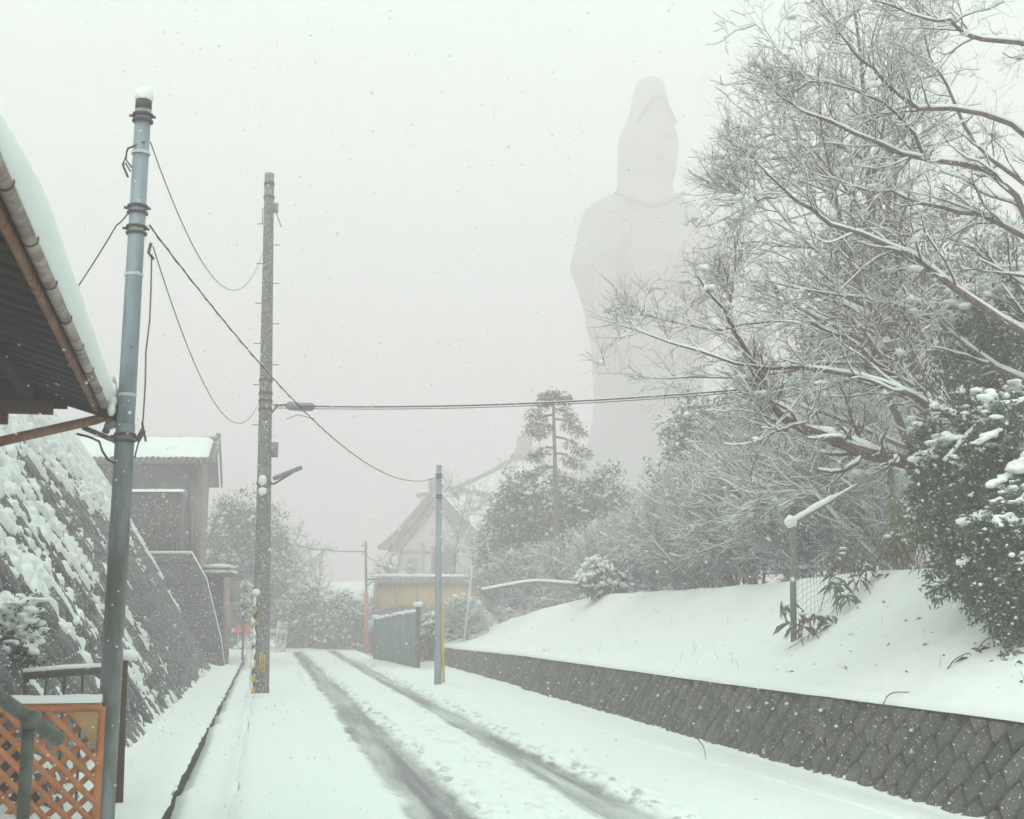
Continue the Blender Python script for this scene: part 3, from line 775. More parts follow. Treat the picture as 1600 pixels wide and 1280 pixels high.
# service cable bundle to the right
A = P(428, 634, 25.3); B = P(1500, 572, 21.0)
t = np.linspace(0, 1, 40)[:, None]; p = A + (B - A) * t; p[:, 2] += -.25 * 4 * (t * (1 - t))[:, 0]
sb = thing('service_cable', 'snow-dusted cable bundle crossing from the concrete pole into the right-hand trees', 'cable', A)
mb = MB(); mb.tube(p, .016, 6); mb.tube(p + [0, 0, -.045], .009, 5); mb.build('cable', 'wire', sb, True)
mb = MB(); mb.tube(p[3:] + [0, 0, .016], .012, 5); mb.build('cable_snow', 'snow', sb, True)
mb = MB(); mb.tube([P(447, 635, 25.2), P(451, 634, 25.2), P(470, 636, 25.2), P(488, 636, 25.2), P(492, 636, 25.2)], [.04, .09, .09, .085, .03], 10); mb.build('splice_case', 'box_grey', sb, True)
mb = MB(); mb.tube([P(424, 646, 25.2), P(434, 634, 25.2), P(447, 632, 25.2)], .02, 6); mb.tube([P(447, 655, 25.2), P(466, 648, 25.2), P(492, 655, 25.2)], .008, 5); mb.build('cable_tail', 'wire', sb, True)
wire(P(570, 862, 53), P(330, 800, 70), .6, .02, 'faint far wire above the street end on the left')
wire(P(572, 867, 53), P(613, 852, 66), .5, .015, 'faint far wire from the red-sleeved pole to the temple')

# ------------------------------------------------------------------ shed roof at the left
EZ = 3.12
def eave(y): return np.interp(y, [1.0, 4.0, 9.75], [-.79, -.935, -1.225])
tilt = .30
sh = thing('shed_roof', 'dark underside of a shed roof with snow-laden eave at the upper left edge', 'roof', (-1.2, 9.7, 0))
for k, y in enumerate(np.arange(1.2, 9.7, .24)):
    xe = float(eave(y)) - .1
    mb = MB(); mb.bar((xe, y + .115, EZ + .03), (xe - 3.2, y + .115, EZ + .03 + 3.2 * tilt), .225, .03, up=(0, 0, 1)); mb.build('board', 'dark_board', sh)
mb = MB(); ys_ = np.linspace(1.0, 9.75, 12)
V = []
for y in ys_:
    xe = float(eave(y)) - .05
    V += [(xe, y, EZ + .055), (xe - 3.4, y, EZ + .055 + 3.4 * tilt), (xe - 3.4, y, EZ + .075 + 3.4 * tilt), (xe, y, EZ + .075)]
q = [(4 * i + a, 4 * i + (a + 1) % 4, 4 * i + 4 + (a + 1) % 4, 4 * i + 4 + a) for i in range(11) for a in range(4)] + [(0, 1, 2, 3), (44, 47, 46, 45)]
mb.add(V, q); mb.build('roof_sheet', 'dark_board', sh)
# purlins under the boards, running along the eave
for off in (.55, 1.35, 2.15):
    mb = MB(); pts = [(float(eave(y)) - off, y, EZ - .03 + (off - .1) * tilt) for y in (1.0, 4, 9.6)]
    for a, b in zip(pts[:-1], pts[1:]): mb.bar(a, b, .07, .09)
    mb.build('purlin', 'dark_board', sh)
# fascia and half-round gutter
mb = MB()
for a, b in zip(ys_[:-1], ys_[1:]): mb.bar((float(eave(a)) - .075, a, EZ + .02), (float(eave(b)) - .075, b, EZ + .02), .025, .07)
mb.build('fascia', 'rust', sh)
mb = MB(); an = np.linspace(-math.pi * .02, -math.pi * .98, 9); V = []
for y in ys_:
    for rr in (.032, .028):
        V += [(float(eave(y)) - .02 + rr * math.cos(a), y, EZ + .045 + rr * math.sin(a)) for a in an]
q = []
for i in range(11):
    for r0 in (0, 9):
        for a in range(8): q.append((18 * i + r0 + a, 18 * i + r0 + a + 1, 18 * i + 18 + r0 + a + 1, 18 * i + 18 + r0 + a))
    for a in (0, 8): q.append((18 * i + a, 18 * i + 9 + a, 18 * i + 27 + a, 18 * i + 18 + a))
mb.add(V, q); gt = mb.build('rain_gutter', 'gutter_metal', sh, True)
for y in np.arange(3.2, 9.7, .72):
    mb = MB(); a = np.linspace(.3, -math.pi * 1.15, 10); mb.tube([(float(eave(y)) - .02 + .035 * math.cos(t), y, EZ + .045 + .035 * math.sin(t)) for t in a], .0035, 5); mb.build('bracket', 'clamp', gt)
# snow on the roof
ys2 = np.linspace(1.0, 9.82, 90); u = np.linspace(0, 1, 24); V = []
for y in ys2:
    th_ = float(np.interp(y, [3, 4.0, 5.2, 9], [.08, .1, .17, .16])) + .05 * float(fbm(y * .6, 0, 91)); e_ = float(eave(y)) + float(np.interp(y, [3, 4.0, 5.0, 7.5, 9.8], [-.03, -.01, .05, .05, .03])) + .03 * float(fbm(y * 1.3, 3, 92))
    endr = max(.25, min(1, ((9.86 - y) / .25) ** .5)) if y > 9.6 else 1
    for w in u:
        if w < .3:
            a = w / .3 * math.pi * .5; x = e_ - .16 * (1 - math.sin(a)) * 0 - .13 * (1 - math.cos(a - math.pi * .5) ) * 0 + .0
            kk = w / .3; x = float(eave(y)) - .01 + (e_ + .03 - float(eave(y))) * math.sin(math.pi * min(1, kk * 1.05)) ** .7 - .14 * kk ** 2; z = EZ + .05 + (th_ + .025) * math.sin(a) * endr
        else:
            k = (w - .3) / .7; x = float(eave(y)) - .15 - 3.1 * k; z = EZ + .075 + th_ * endr + .03 * float(fbm(x * 2, y * .8, 93)) * k + (.14 + 3.1 * k) * tilt * (1 if k > .02 else .9)
        V.append((x, y, z))
mb = MB(); mb.add(V, grid(24, 90)); mb.build('snow_layer', 'snow_smooth', sh, True)
C = np.array([P(183, 612, 9.3), P(186, 628, 9.3), P(178, 600, 9.35), P(185, 640, 9.25)]); V, T = blobs(C + [-.05, 0, 0], np.array([[.06, .08, .07], [.045, .06, .06], [.07, .1, .08], [.03, .04, .05]]), subdiv(*ICO1), .05)
mb = MB(); mb.add(V, None, T); mb.build('snow_lip', 'snow', sh, True)
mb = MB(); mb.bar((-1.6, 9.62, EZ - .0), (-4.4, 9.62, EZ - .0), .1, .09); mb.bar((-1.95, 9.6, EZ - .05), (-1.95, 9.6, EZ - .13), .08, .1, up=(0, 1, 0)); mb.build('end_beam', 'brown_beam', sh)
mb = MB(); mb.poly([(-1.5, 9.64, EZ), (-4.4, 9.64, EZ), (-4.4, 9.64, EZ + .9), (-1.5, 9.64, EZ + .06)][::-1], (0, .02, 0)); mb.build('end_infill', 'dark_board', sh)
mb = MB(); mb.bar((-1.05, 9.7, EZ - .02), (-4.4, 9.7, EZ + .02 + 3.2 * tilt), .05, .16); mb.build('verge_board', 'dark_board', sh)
mb = MB(); mb.tube([P(-60, 706, 8.6), P(0, 690, 8.8), P(150, 656, 9.3), P(172, 648, 9.35)], .036, 10); mb.build('rusty_brace', 'rust', sh, True)
mb = MB(); mb.tube([P(175, 630, 9.3), P(172, 655, 9.3), P(165, 675, 9.35)], [.03, .032, .03], 8); mb.build('downpipe_stub', 'rust', sh, True)
mb = MB(); mb.tube([P(130, 668, 9.4), P(182, 690, 9.3)], .02, 6); mb.tube([P(165, 668, 9.3), P(183, 662, 9.3)], .03, 6); mb.build('pole_bracket', 'steel_dark', sh, True)
# posts that carry the shed on its far side
for y in (3.0, 9.3):
    mb = MB(); mb.bar((-3.9, y, 0), (-3.9, y, EZ + 2.6 * tilt), .1, .1, up=(0, 1, 0)); mb.build('post', 'old_wood', sh)

# ------------------------------------------------------------------ orange lattice panel
LY = 9.55; x0, x1, z0, z1 = -2.75, -1.13, .06, P(80, 1102, 9.3)[2]
lt = thing('lattice_panel', 'orange wooden lattice panel with snow along its top rail at lower left', 'lattice', (-1.9, LY, 0))
sp_ = .142; w_ = .042
for hand in (1, -1):
    for k in range(-12, 24):
        c0 = x0 + k * sp_
        pts = []
        a, b = (c0, z0), (c0 + hand * (z1 - z0), z1)
        # clip to the panel
        def at_x(x): return z0 + (x - c0) * hand
        lo = [a, b]
        xs = sorted([a[0], b[0]]); l = max(xs[0], x0 + .01); r = min(xs[1], x1 - .01)
        if r - l < .06: continue
        p_, q_ = (l, at_x(l)), (r, at_x(r))
        mb = MB(); yy = LY + (.012 if hand > 0 else -.012)
        mb.bar((p_[0], yy, p_[1]), (q_[0], yy, q_[1]), .02, w_, up=(0, 0, 1)); mb.build('slat', 'lattice', lt)
for nm, a, b in (('top_rail', (x0, LY, z1), (x1, LY, z1)), ('bottom_rail', (x0, LY, z0), (x1, LY, z0))):
    mb = MB(); mb.bar(a, b, .05, .055); mb.build(nm, 'lattice', lt)
for x in (x0, x1 + .0): mb = MB(); mb.bar((x, LY + .004, z0), (x, LY + .004, z1), .05, .05, up=(0, 1, 0)); mb.build('stile', 'lattice', lt)
mb = MB(); mb.poly([(x1 - .02, LY - .045, z1 - .03), (x1 - .02, LY - .045, z1 - .32), (x1 - .2, LY - .045, z1 - .03)], (0, .016, 0)); mb.build('corner_board', 'plywood', lt)
xs_ = np.linspace(x0, x1, 40); a = np.linspace(0, math.pi, 9)
V = [(x, LY + .045 * math.cos(t), z1 + .03 + (.045 + .025 * float(fbm(x * 5, 0, 95))) * math.sin(t)) for x in xs_ for t in a]
mb = MB(); mb.add(V, grid(9, 40)); mb.build('snow_cap', 'snow', lt, True)

# ------------------------------------------------------------------ railings near the lattice
gr = thing('handrail', 'dark green pipe handrail sloping down in front of the orange lattice', 'handrail', G(45, 1300, 0))
a, b, c = P(-70, 1040, 5.3), P(78, 1146, 6.2), P(92, 1166, 6.25)
mb = MB(); mb.tube([a, a + (b - a) * .5, b, b + (b - a) * .1], .034, 14); mb.build('rail', 'rail_green', gr, True)
pt = P(45, 1128, 5.95); mb = MB(); mb.tube([pt, (pt[0], pt[1], 0)], .029, 12); mb.build('post', 'rail_green', gr, True)
mb = MB(); mb.tube([pt + [0, 0, -.03], pt + [0, 0, .05]], .038, 12); mb.build('socket', 'rail_green', gr, True)
br = thing('railing', 'low weathered railing with snow on its bar behind the lattice', 'railing', P(100, 1200, 10.4) * [1, 1, 0])
a, b = P(35, 1056, 10.1), P(166, 1047, 10.3)
mb = MB(); mb.tube([a, (a + b) / 2 + [0, 0, .006], b], .035, 10); mb.build('bar', 'old_wood', br, True)
mb = MB(); mb.tube([a + [0, 0, .03], (a + b) / 2 + [0, 0, .038], b + [0, 0, .03]], .027, 8); mb.build('snow_cap', 'snow', br, True)
for t in (.05, .28, .5, .72, .95):
    p = a + (b - a) * t; mb = MB(); mb.tube([p, (p[0], p[1], .05)], .011 if t not in (.05,) else .022, 8); mb.build('baluster', 'old_wood', br, True)
rp = thing('stake_post', 'dark rusty square post with a snow cap just right of the steel pole', 'post', P(192, 1230, 10.4) * [1, 1, 0])
p = P(194, 1030, 10.4); f_ = P(186, 1268, 10.4); f_[2] = .05
mb = MB(); mb.bar(f_, p, .055, .055, up=(0, 1, 0)); mb.build('post', 'brown_beam', rp)
V, T = blobs(p[None] + [[.03, 0, .03]], np.array([[.09, .06, .045]]), subdiv(*ICO1), .05); mb = MB(); mb.add(V, None, T); mb.build('snow_cap', 'snow', rp, True)

# ------------------------------------------------------------------ house and walls beyond the slope
D1 = 40.0
YD = np.array([0., 1., 0.])
def H(px, py, d=D1): return P(px, py, d)
hs = thing('house', 'grey house with snow-covered tiled gable roof above the slope at left', 'house', H(220, 860) * [1, 1, 0] + [0, 0, 2.2])
rr = lambda px, py, dd: H(px, py, D1) + YD * dd
# walls (front plane at D1+1, body 6 m deep)
mb = MB(); a = H(60, 722) + YD * .9; b = H(312, 722) + YD * .9
for w0, w1, dp in ((a, b, 6.0),):
    zt, zb = w0[2], 1.5
    V = [(w0[0], w0[1], zb), (w1[0], w1[1], zb), (w1[0], w1[1], zt), (w0[0], w0[1], zt)]
    V += [tuple(np.array(v) + YD * dp) for v in V]
    mb.add(V, [(0, 1, 2, 3), (1, 5, 6, 2), (4, 7, 6, 5), (0, 3, 7, 4)])
    ap = (np.array(V[2]) + np.array(V[6])) / 2 + [0, 0, 1.15]; ap0 = (np.array(V[3]) + np.array(V[7])) / 2 + [0, 0, 1.15]
    mb.add([V[2], V[6], ap, V[3], V[7], ap0], None, [(0, 1, 2), (4, 3, 5)])
mb.build('wall', 'house_wall', hs)
e0, e1 = H(55, 719), H(329, 719); r0, r1 = H(55, 690) + YD * 3.9, H(331, 690) + YD * 3.9
r0[2] = r1[2] = H(200, 690)[2] + .5
bk0, bk1 = e0 + YD * 7.8, e1 + YD * 7.8
mb = MB()
for off in (0,):
    V = [e0, e1, r1, r0, bk0, bk1]; V = [np.array(v) for v in V] + [np.array(v) - [0, 0, .12] for v in V]
    mb.add(V, [(0, 1, 2, 3), (3, 2, 5, 4), (6, 9, 8, 7), (9, 10, 11, 8), (0, 6, 7, 1), (1, 7, 8, 2), (2, 8, 11, 5), (4, 5, 11, 10), (0, 3, 9, 6), (3, 4, 10, 9)])
rf = mb.build('roof', 'tile', hs)
nt_ = 30
for k in range(nt_):
    p = e0 + (e1 - e0) * ((k + .5) / nt_); d_ = (r0 - e0)
    mb = MB(); mb.tube([p - d_ * .015, p + d_ * .12], .075, 8); mb.build('eave_tile', 'tile', rf, True)
uu = np.linspace(0, 1, 60); vv = np.linspace(0, 1, 10); V = []
for v in vv:
    for u_ in uu:
        p = e0 + (e1 - e0) * (u_ * .985 + .003) + (r0 - e0) * (.03 + v * .97)
        thk = .16 * min(1, v * 6 + .25) * min(1, (1 - u_) * 25 + .3) + .03 * float(fbm(u_ * 30, v * 4, 97))
        V.append(p + [0, 0, thk + .03 + .025 * math.sin(u_ * nt_ * 2 * math.pi) * (1 - v) ** 3])
mb = MB(); mb.add(V, grid(60, 10)); mb.build('roof_snow', 'snow_smooth', hs, True)
mb = MB(); mb.tube([r0 + [0, 0, .12], r1 + [0, 0, .12]], .09, 8); mb.tube([r1 + [0, 0, .1], r1 + RT * .05 + [0, 0, .32]], .09, 6); mb.build('ridge', 'tile', hs, True)
mb = MB(); mb.bar(e1 + RT * .1, r1 + RT * .1, .06, .3); mb.bar(bk1 + RT * .1, r1 + RT * .1, .06, .3); mb.build('verge_board', 'grey_timber', hs)
mb = MB(); mb.bar(H(303, 726) + YD * .88, H(303, 905) + YD * .88, .3, .1, up=YD); mb.build('corner_post', 'pink_wood', hs)
mb = MB(); mb.tube([H(297, 740) + YD * .8, H(297, 890) + YD * .8], .05, 8); mb.build('downpipe', 'box_grey', hs, True)
# dark lean-to in front of the house
lean = thing('lean_to', 'dark clad lean-to with a snow-topped flat roof in front of the grey house', 'shed', H(230, 870, 38.6) * [1, 1, 0] + [0, 0, 3.2])
a, b = H(150, 770, 38.6), H(285, 770, 38.6); zb = H(200, 866, 38.6)[2]
mb = MB(); V = [(a[0], a[1], zb), (b[0], b[1], zb), b, a]; V = [np.array(v) for v in V]; V += [v + YD * 1.6 for v in V]
mb.add(V, [(0, 1, 2, 3), (1, 5, 6, 2), (4, 7, 6, 5), (0, 3, 7, 4), (3, 2, 6, 7)]); mb.build('wall', 'dark_clad', lean)
for k in range(28):
    p = a + (b - a) * ((k + .5) / 28); mb = MB(); mb.bar((p[0], p[1], zb + .02) - YD * .012, p - YD * .012, .035, .02, up=YD); mb.build('batten', 'dark_clad', lean)
V = []
for u_ in np.linspace(0, 1, 60):
    for t in np.linspace(0, math.pi, 8):
        p = a + (b + RT * .06 - a) * u_; V.append(p + YD * (.75 - .85 * math.cos(t)) + [0, 0, .02 + (.13 + .02 * math.cos(u_ * 28 * 2 * math.pi)) * math.sin(t) ** .5])
mb = MB(); mb.add(V, grid(8, 60)); mb.build('roof_snow', 'snow', lean, True)
# second retaining wall below the lean-to
def wall_block(name, label, cat, quadpx, d, depth, material, snow=True):
    """a wall with the given front outline (photo pixels at depth d) and real thickness"""
    w = thing(name, label, cat, P(quadpx[0][0], quadpx[0][1], d) * [1, 1, 0])
    pts = [P(x, y, d) for x, y in quadpx]
    mb = MB(); mb.poly(pts, YD * depth); mb.build('core', material, w)
    return w, pts
rw, pts = wall_block('retaining_wall', 'tall dark stone retaining wall under the lean-to with a slanting snowy edge', 'wall', [(352, 1052), (345, 1000), (322, 905), (300, 866), (150, 866), (150, 1052)][::-1], 38.2, 2.4, 'far_stone')
for k in range(5):
    a, b = P(150 + 0, 880 + k * 34, 38.15), P(308 + k * 9, 880 + k * 34, 38.15); mb = MB(); mb.bar(a, b, .03, .03); mb.build('course_joint', 'joint', rw)
mb = MB(); mb.tube([P(300, 864, 38.4), P(322, 903, 38.4), P(345, 998, 38.4), P(352, 1050, 38.4)], [.035, .03, .03, .02], 6); mb.tube([P(150, 864, 38.4), P(300, 864, 38.4)], .06, 6); mb.build('snow_edge', 'snow', rw, True)
rp_, pts = wall_block('gate_wall', 'square-topped dark stone wall end with two snowy ledges left of the barrier', 'wall', [(312, 1050), (352, 1050), (356, 1000), (358, 900), (312, 900)], 40.3, 1.6, 'far_stone')
for (xa, xb, y, dd) in ((310, 370, 898, .1), (314, 367, 890, .0)):
    mb = MB(); a, b = P(xa, y, 40), P(xb, y, 40); mb.box((a + b) / 2 + YD * .8, (np.linalg.norm(b - a), 1.9, .14), -TH); cpv = mb.build('ledge', 'far_stone', rp_)
    V, T = blobs(((a + b) / 2 + YD * .6 + [0, 0, .09])[None], np.array([[np.linalg.norm(b - a) * .52, 1.0, .1]]), subdiv(*ICO1), .03); mb = MB(); mb.add(V, None, T); mb.build('ledge_snow', 'snow', rp_, True)
mb = MB(); mb.bar(P(355, 902, 39.6), P(352, 1040, 39.6), .2, .2, up=YD); mb.top('board_post', 'pink_wood', 'pale pinkish upright post standing against the dark stone wall end', 'post')
mb = MB(); mb.box(P(363, 925, 40), (.36, .5, .6), -TH); mb.top('wall_box', 'box_grey', 'grey box fixed to the end of the dark stone wall', 'box')

# ------------------------------------------------------------------ street end: barrier, sign, hedge
bar_ = thing('road_barrier', 'white road barrier with two round red reflectors on stakes left of the concrete pole', 'barrier', G(385, 1021))
d = 55.3
mb = MB(); mb.bar(P(362, 985, d), P(432, 986, d), .04, .16); mb.build('rail', 'sign_white', bar_)
for px in (374, 387): mb = MB(); mb.tube([P(px - 2, 982, d - .05), P(px - 1, 1021, d - .05)], .025, 6); mb.build('stake', 'sign_white', bar_)
for px in (373, 387):
    mb = MB(); p = P(px - 1, 984, d - .1); mb.tube([p, p - FW * .06], .15, 16); mb.build('red_reflector', 'red', bar_)
sg = thing('standing_sign', 'white upright sign board with dark Japanese characters at the street end', 'sign', G(437, 1021))
d = 54.5; a, b, c2, d2 = P(429, 1022, d), P(446, 1022, d), P(449, 971, d), P(433, 971, d)
mb = MB(); mb.poly([a, b, c2, d2], FW * .06); mb.build('board', 'sign_white', sg)
def text_mesh(body, size):
    cu = bpy.data.curves.new('lettering', 'FONT'); cu.body = body; cu.size = size; cu.align_x = 'CENTER'; cu.align_y = 'CENTER'; cu.extrude = .003; cu.offset = size * .012
    o = bpy.data.objects.new('lettering', cu); COL.objects.link(o)
    me = bpy.data.meshes.new_from_object(o.evaluated_get(bpy.context.evaluated_depsgraph_get()))
    bpy.data.objects.remove(o); return me
for ch, px, py, s_ in (('参', 441.2, 980, .46), ('拝', 439.8, 997, .42)):
    me = text_mesh(ch, s_); o = link('lettering', me, 'sign_ink', sg); p = P(px, py, d - .012) - origin(sg)
    o.location = p; o.rotation_euler = (math.pi / 2, 0, -TH)
mb = MB(); mb.bar(P(434, 1013, d - .02), P(445, 1002, d - .02), .01, .05, up=(0, 0, 1)); mb.build('red_stroke', 'red', sg)
mb = MB(); mb.bar(P(429, 986, d - .0) - FW * .02, P(420, 987, d), .03, .1); mb.build('rail_stub', 'sign_white', sg)

# ------------------------------------------------------------------ picket gate on the right
pg = thing('picket_fence', 'pale blue-green board fence with snow on top beyond the slim pole', 'fence', (4.5, 44, 0))
fa, fb = G(587, 1031, .05), G(650, 1043, .1)
n_ = 18
for k in range(n_):
    t = (k + .5) / n_; p = fa + (fb - fa) * t; ht = 1.42 + .2 * t + random.uniform(-.03, .03)
    dirv = norm((fb - fa) * [1, 1, 0]); wdt = np.linalg.norm(fb - fa) / n_ * .86
    mb = MB(); mb.box(p + [0, 0, ht / 2], (wdt, .03, ht), axes=(dirv, np.cross([0, 0, 1], dirv), (0, 0, 1))); bo = mb.build('board', 'picket', pg)
    V, T = blobs((p + [0, 0, ht + .03])[None], np.array([[.07, wdt * .6, random.uniform(.04, .08)]])); mb = MB(); mb.add(V, None, T); mb.build('snow_cap', 'snow', bo, True)
for z in (.35, 1.15): mb = MB(); mb.bar(fa + [.05, 0, z], fb + [.05, 0, z], .04, .08); mb.build('rail', 'picket', pg)
for p, h in ((fb + (fb - fa) * .03, 1.75), (fa - (fb - fa) * .02, 1.45)):
    mb = MB(); mb.box(p + [0, 0, h / 2], (.13, .13, h)); po = mb.build('post', 'old_wood', pg)
    V, T = blobs((p + [0, 0, h + .06])[None], np.array([[.15, .15, .09]])); mb = MB(); mb.add(V, None, T); mb.build('snow_cap', 'snow', po, True)

# ------------------------------------------------------------------ yellow plaster wall with tile coping
yw = thing('plaster_wall', 'ochre yellow plaster wall with grey tile coping below the temple', 'wall', P(640, 975, 58) * [1, 1, 0] + [0, 0, .5])
d = 58; a, b = P(586, 972, d), P(752, 972, d + 4); top0, top1 = P(586, 912, d), P(752, 912, d + 4)
mid0, mid1 = P(586, 950, d), P(752, 950, d + 4)
mb = MB(); mb.poly([mid0, mid1, top1, top0], FW * .4); mb.build('plaster', 'ochre', yw)
mb = MB(); mb.poly([a * [1, 1, 0], b * [1, 1, 0], mid1 - FW * .05, mid0 - FW * .05], FW * .5); mb.build('stone_base', 'far_stone', yw)
for t in (.0, .19, .38, .57): mb = MB(); mb.bar(mid0 + (mid1 - mid0) * t - FW * .03, top0 + (top1 - top0) * t - FW * .03, .12, .08, up=FW); mb.build('pillar', 'grey_timber', yw)
mb = MB(); V = []
for t in (0, 1):
    p = top0 + (top1 - top0) * t
    V += [p - FW * .35, p + FW * .2 + [0, 0, .3], p + FW * .75, p + FW * .2 + [0, 0, .02]]
mb.add(V, [(0, 4, 5, 1), (1, 5, 6, 2), (2, 6, 7, 3), (3, 7, 4, 0), (0, 1, 2, 3), (4, 7, 6, 5)]); cpo = mb.build('tile_coping', 'tile', yw)
for k in range(26):
    p = top0 + (top1 - top0) * ((k + .5) / 26); mb = MB(); mb.tube([p - FW * .37 + [0, 0, .03], p + FW * .18 + [0, 0, .32]], .055, 6); mb.build('coping_tile', 'tile', cpo, True)
mb = MB(); mb.tube([top0 + FW * .2 + [0, 0, .36], top1 + FW * .2 + [0, 0, .36]], .1, 6); mb.build('coping_snow', 'snow', yw, True)

# ------------------------------------------------------------------ temple hall
DT = 85.0
ths = thing('temple_hall', 'pale temple hall with a sweeping gabled roof behind the slim pole', 'temple', P(660, 960, DT) * [1, 1, 0])
gdir = norm(RT * .86 - FW * .5)          # along the gable (left end away, right end nearer)
rdir = norm(RT * .5 + FW * .86)          # along the ridge, going back to the right
L0 = P(621, 925, DT); wid = 6.2; dep = 13.0
apex = P(642, 768, DT + .5)
gl = L0.copy(); gl[2] = 0
zt = P(619, 850, DT)[2]
V = [gl, gl + gdir * wid, gl + gdir * wid + [0, 0, zt], gl + [0, 0, zt]]; V += [v + rdir * dep for v in V]
ap = gl + gdir * wid / 2; ap[2] = apex[2] - .55
V += [ap, ap + rdir * dep]
mb = MB(); mb.add(V, [(0, 1, 2, 3), (1, 5, 6, 2), (4, 7, 6, 5), (0, 3, 7, 4)], [(3, 2, 8), (7, 9, 6)]); mb.build('wall', 'pale_plaster', ths)
def roofcurve(t): # t -1..1 across, returns height drop with upturned eaves
    return (1 - abs(t)) ** 1.22
uu = np.linspace(-1, 1, 25); V = []
base = gl + gdir * wid / 2 - rdir * .55
ze = zt - .1
for layer in (0, -.28):
    for j in (0, 1):
        for t in uu:
            p = base + gdir * t * (wid / 2 + 1.3) + rdir * j * (dep + 2.6); p[2] = ze + (apex[2] - ze) * roofcurve(t) + layer; V.append(p)
n = 25; q = []
for l in (0, 2):
    q += [((l) * n + i, l * n + i + 1, (l + 1) * n + i + 1, (l + 1) * n + i) for i in range(n - 1)]
q += [(i, i + 1, 2 * n + i + 1, 2 * n + i) for i in range(n - 1)] + [(n + i, 3 * n + i, 3 * n + i + 1, n + i + 1) for i in range(n - 1)]
q += [(0, 2 * n, 3 * n, n), (n - 1, 2 * n - 1, 4 * n - 1, 3 * n - 1)]
mb = MB(); mb.add(V, q); rfo = mb.build('roof', 'tile', ths)
mb = MB(); V = []
for j in (0, 1):
    for t in uu[1:-1]:
        p = base + rdir * .4 + gdir * t * (wid / 2 + 1.3) + rdir * j * (dep + 2.0); p[2] = ze + (apex[2] - ze) * roofcurve(t) + .1; V.append(p)
mb.add(V, [(i, i + 1, n - 2 + i + 1, n - 2 + i) for i in range(n - 3)]); mb.build('roof_snow', 'snow_smooth', ths, True)
mb = MB(); r0 = base.copy(); r0[2] = apex[2]; mb.bar(r0 + [0, 0, .12], r0 + rdir * (dep + 2.6) + [0, 0, .12], .35, .4); mb.box(r0 + [0, 0, .25], (.5, .35, .7), -TH); mb.build('ridge', 'tile', rfo)
for off, th__ in ((.05, .3), (.75, .2)):
    mb = MB(); V = []
    pts = []
    for t in uu[2:-2]:
        p = gl + gdir * wid / 2 - rdir * (.4 - off * .4) + gdir * t * (wid / 2 + 1.1); p[2] = ze + (apex[2] - ze) * roofcurve(t) - .35 - off; pts.append(p)
    for a, b in zip(pts[:-1], pts[1:]): mb.bar(a, b, .12, th__)
    mb.build('barge_board', 'grey_timber', ths)
for z, h in ((zt - .6, .28), (zt - 2.2, .2), (1.9, .3)):
    mb = MB(); a = gl - rdir * .04 + [0, 0, z]; mb.bar(a, a + gdir * wid, .08, h); mb.bar(a + gdir * wid, a + gdir * wid + rdir * dep, .08, h); mb.build('beam', 'grey_timber', ths)
for t in (0.02, .33, .66, .98): mb = MB(); mb.bar(gl + gdir * wid * t - rdir * .05, gl + gdir * wid * t - rdir * .05 + [0, 0, zt], .22, .14, up=rdir); mb.build('pillar', 'grey_timber', ths)
for t, w, z0_, z1_ in ((.6, 2.0, 3.6, 6.2), (.2, .8, 4.0, 5.4)):
    p = gl + gdir * wid * t - rdir * .06; mb = MB(); mb.bar(p + [0, 0, z0_], p + [0, 0, z1_], w, .1, up=rdir); wo_ = mb.build('lattice_window', 'grey_timber', ths)
    mb = MB(); mb.bar(p - rdir * .03 + [0, 0, z0_ + .15], p - rdir * .03 + [0, 0, z1_ - .15], w - .3, .1, up=rdir); mb.build('pane', 'sign_ink', wo_)
mb = MB(); p = P(611, 856, DT - 1); mb.tube([p + [0, 0, .5], p + [0, 0, .25]], .03, 5); mb.tube([p + [0, 0, .25], p + [0, 0, .1], p, p - [0, 0, .3]], [.05, .13, .16, .18], 8); mb.build('wind_bell', 'clamp', ths)
# pavilion roof with a finial, further back
DP_ = 100.0
pv = thing('pavilion', 'faint pyramid-roofed pavilion with a stout finial rising behind the trees', 'temple', P(820, 960, DP_) * [1, 1, 0])
cx = P(820, 960, DP_) * [1, 1, 0]; zt = P(820, 708, DP_)[2]; ze = P(820, 752, DP_)[2] - 2; hw = 8.0
V = [cx + [0, 0, zt]]; nr = 8
mb = MB(); rings = []
for k in range(1, nr + 1):
    t = k / nr; z = ze + (zt - ze) * (1 - t) ** 1.45
    for s in ((-1, -1), (1, -1), (1, 1), (-1, 1)):
        rings.append(cx + RT * s[0] * hw * t + FW * s[1] * hw * t + [0, 0, z])
V = V + rings
q = [(1 + 4 * k + i, 1 + 4 * k + (i + 1) % 4, 5 + 4 * k + (i + 1) % 4, 5 + 4 * k + i) for k in range(nr - 1) for i in range(4)]
mb.add(V, q + [(4 * nr - 3, 4 * nr - 2, 4 * nr - 1, 4 * nr)], [(0, 1 + (i + 1) % 4, 1 + i) for i in range(4)]); mb.build('roof', 'snow_smooth', pv)
mb = MB(); mb.box(cx + [0, 0, ze / 2 - .1], (11, 11, ze), -TH); mb.build('wall', 'grey_timber', pv)
fz = zt - .4; mb = MB(); mb.tube([cx + [0, 0, fz + h] for h in (0, .3, .35, .7, .75, 1.4, 1.75, 1.8)], [1.2, 1.1, .85, .8, .68, .62, .58, .3], 16); mb.build('finial', 'tile', pv)
for s in ((-1, -1), (1, -1)):
    mb = MB(); pts = [cx + RT * s[0] * hw * t + FW * s[1] * hw * t + [0, 0, ze + (zt - ze) * (1 - t) ** 1.45 + .1] for t in np.linspace(0, 1, 9)]; mb.tube(pts, .18, 6); mb.build('hip_ridge', 'tile', pv)
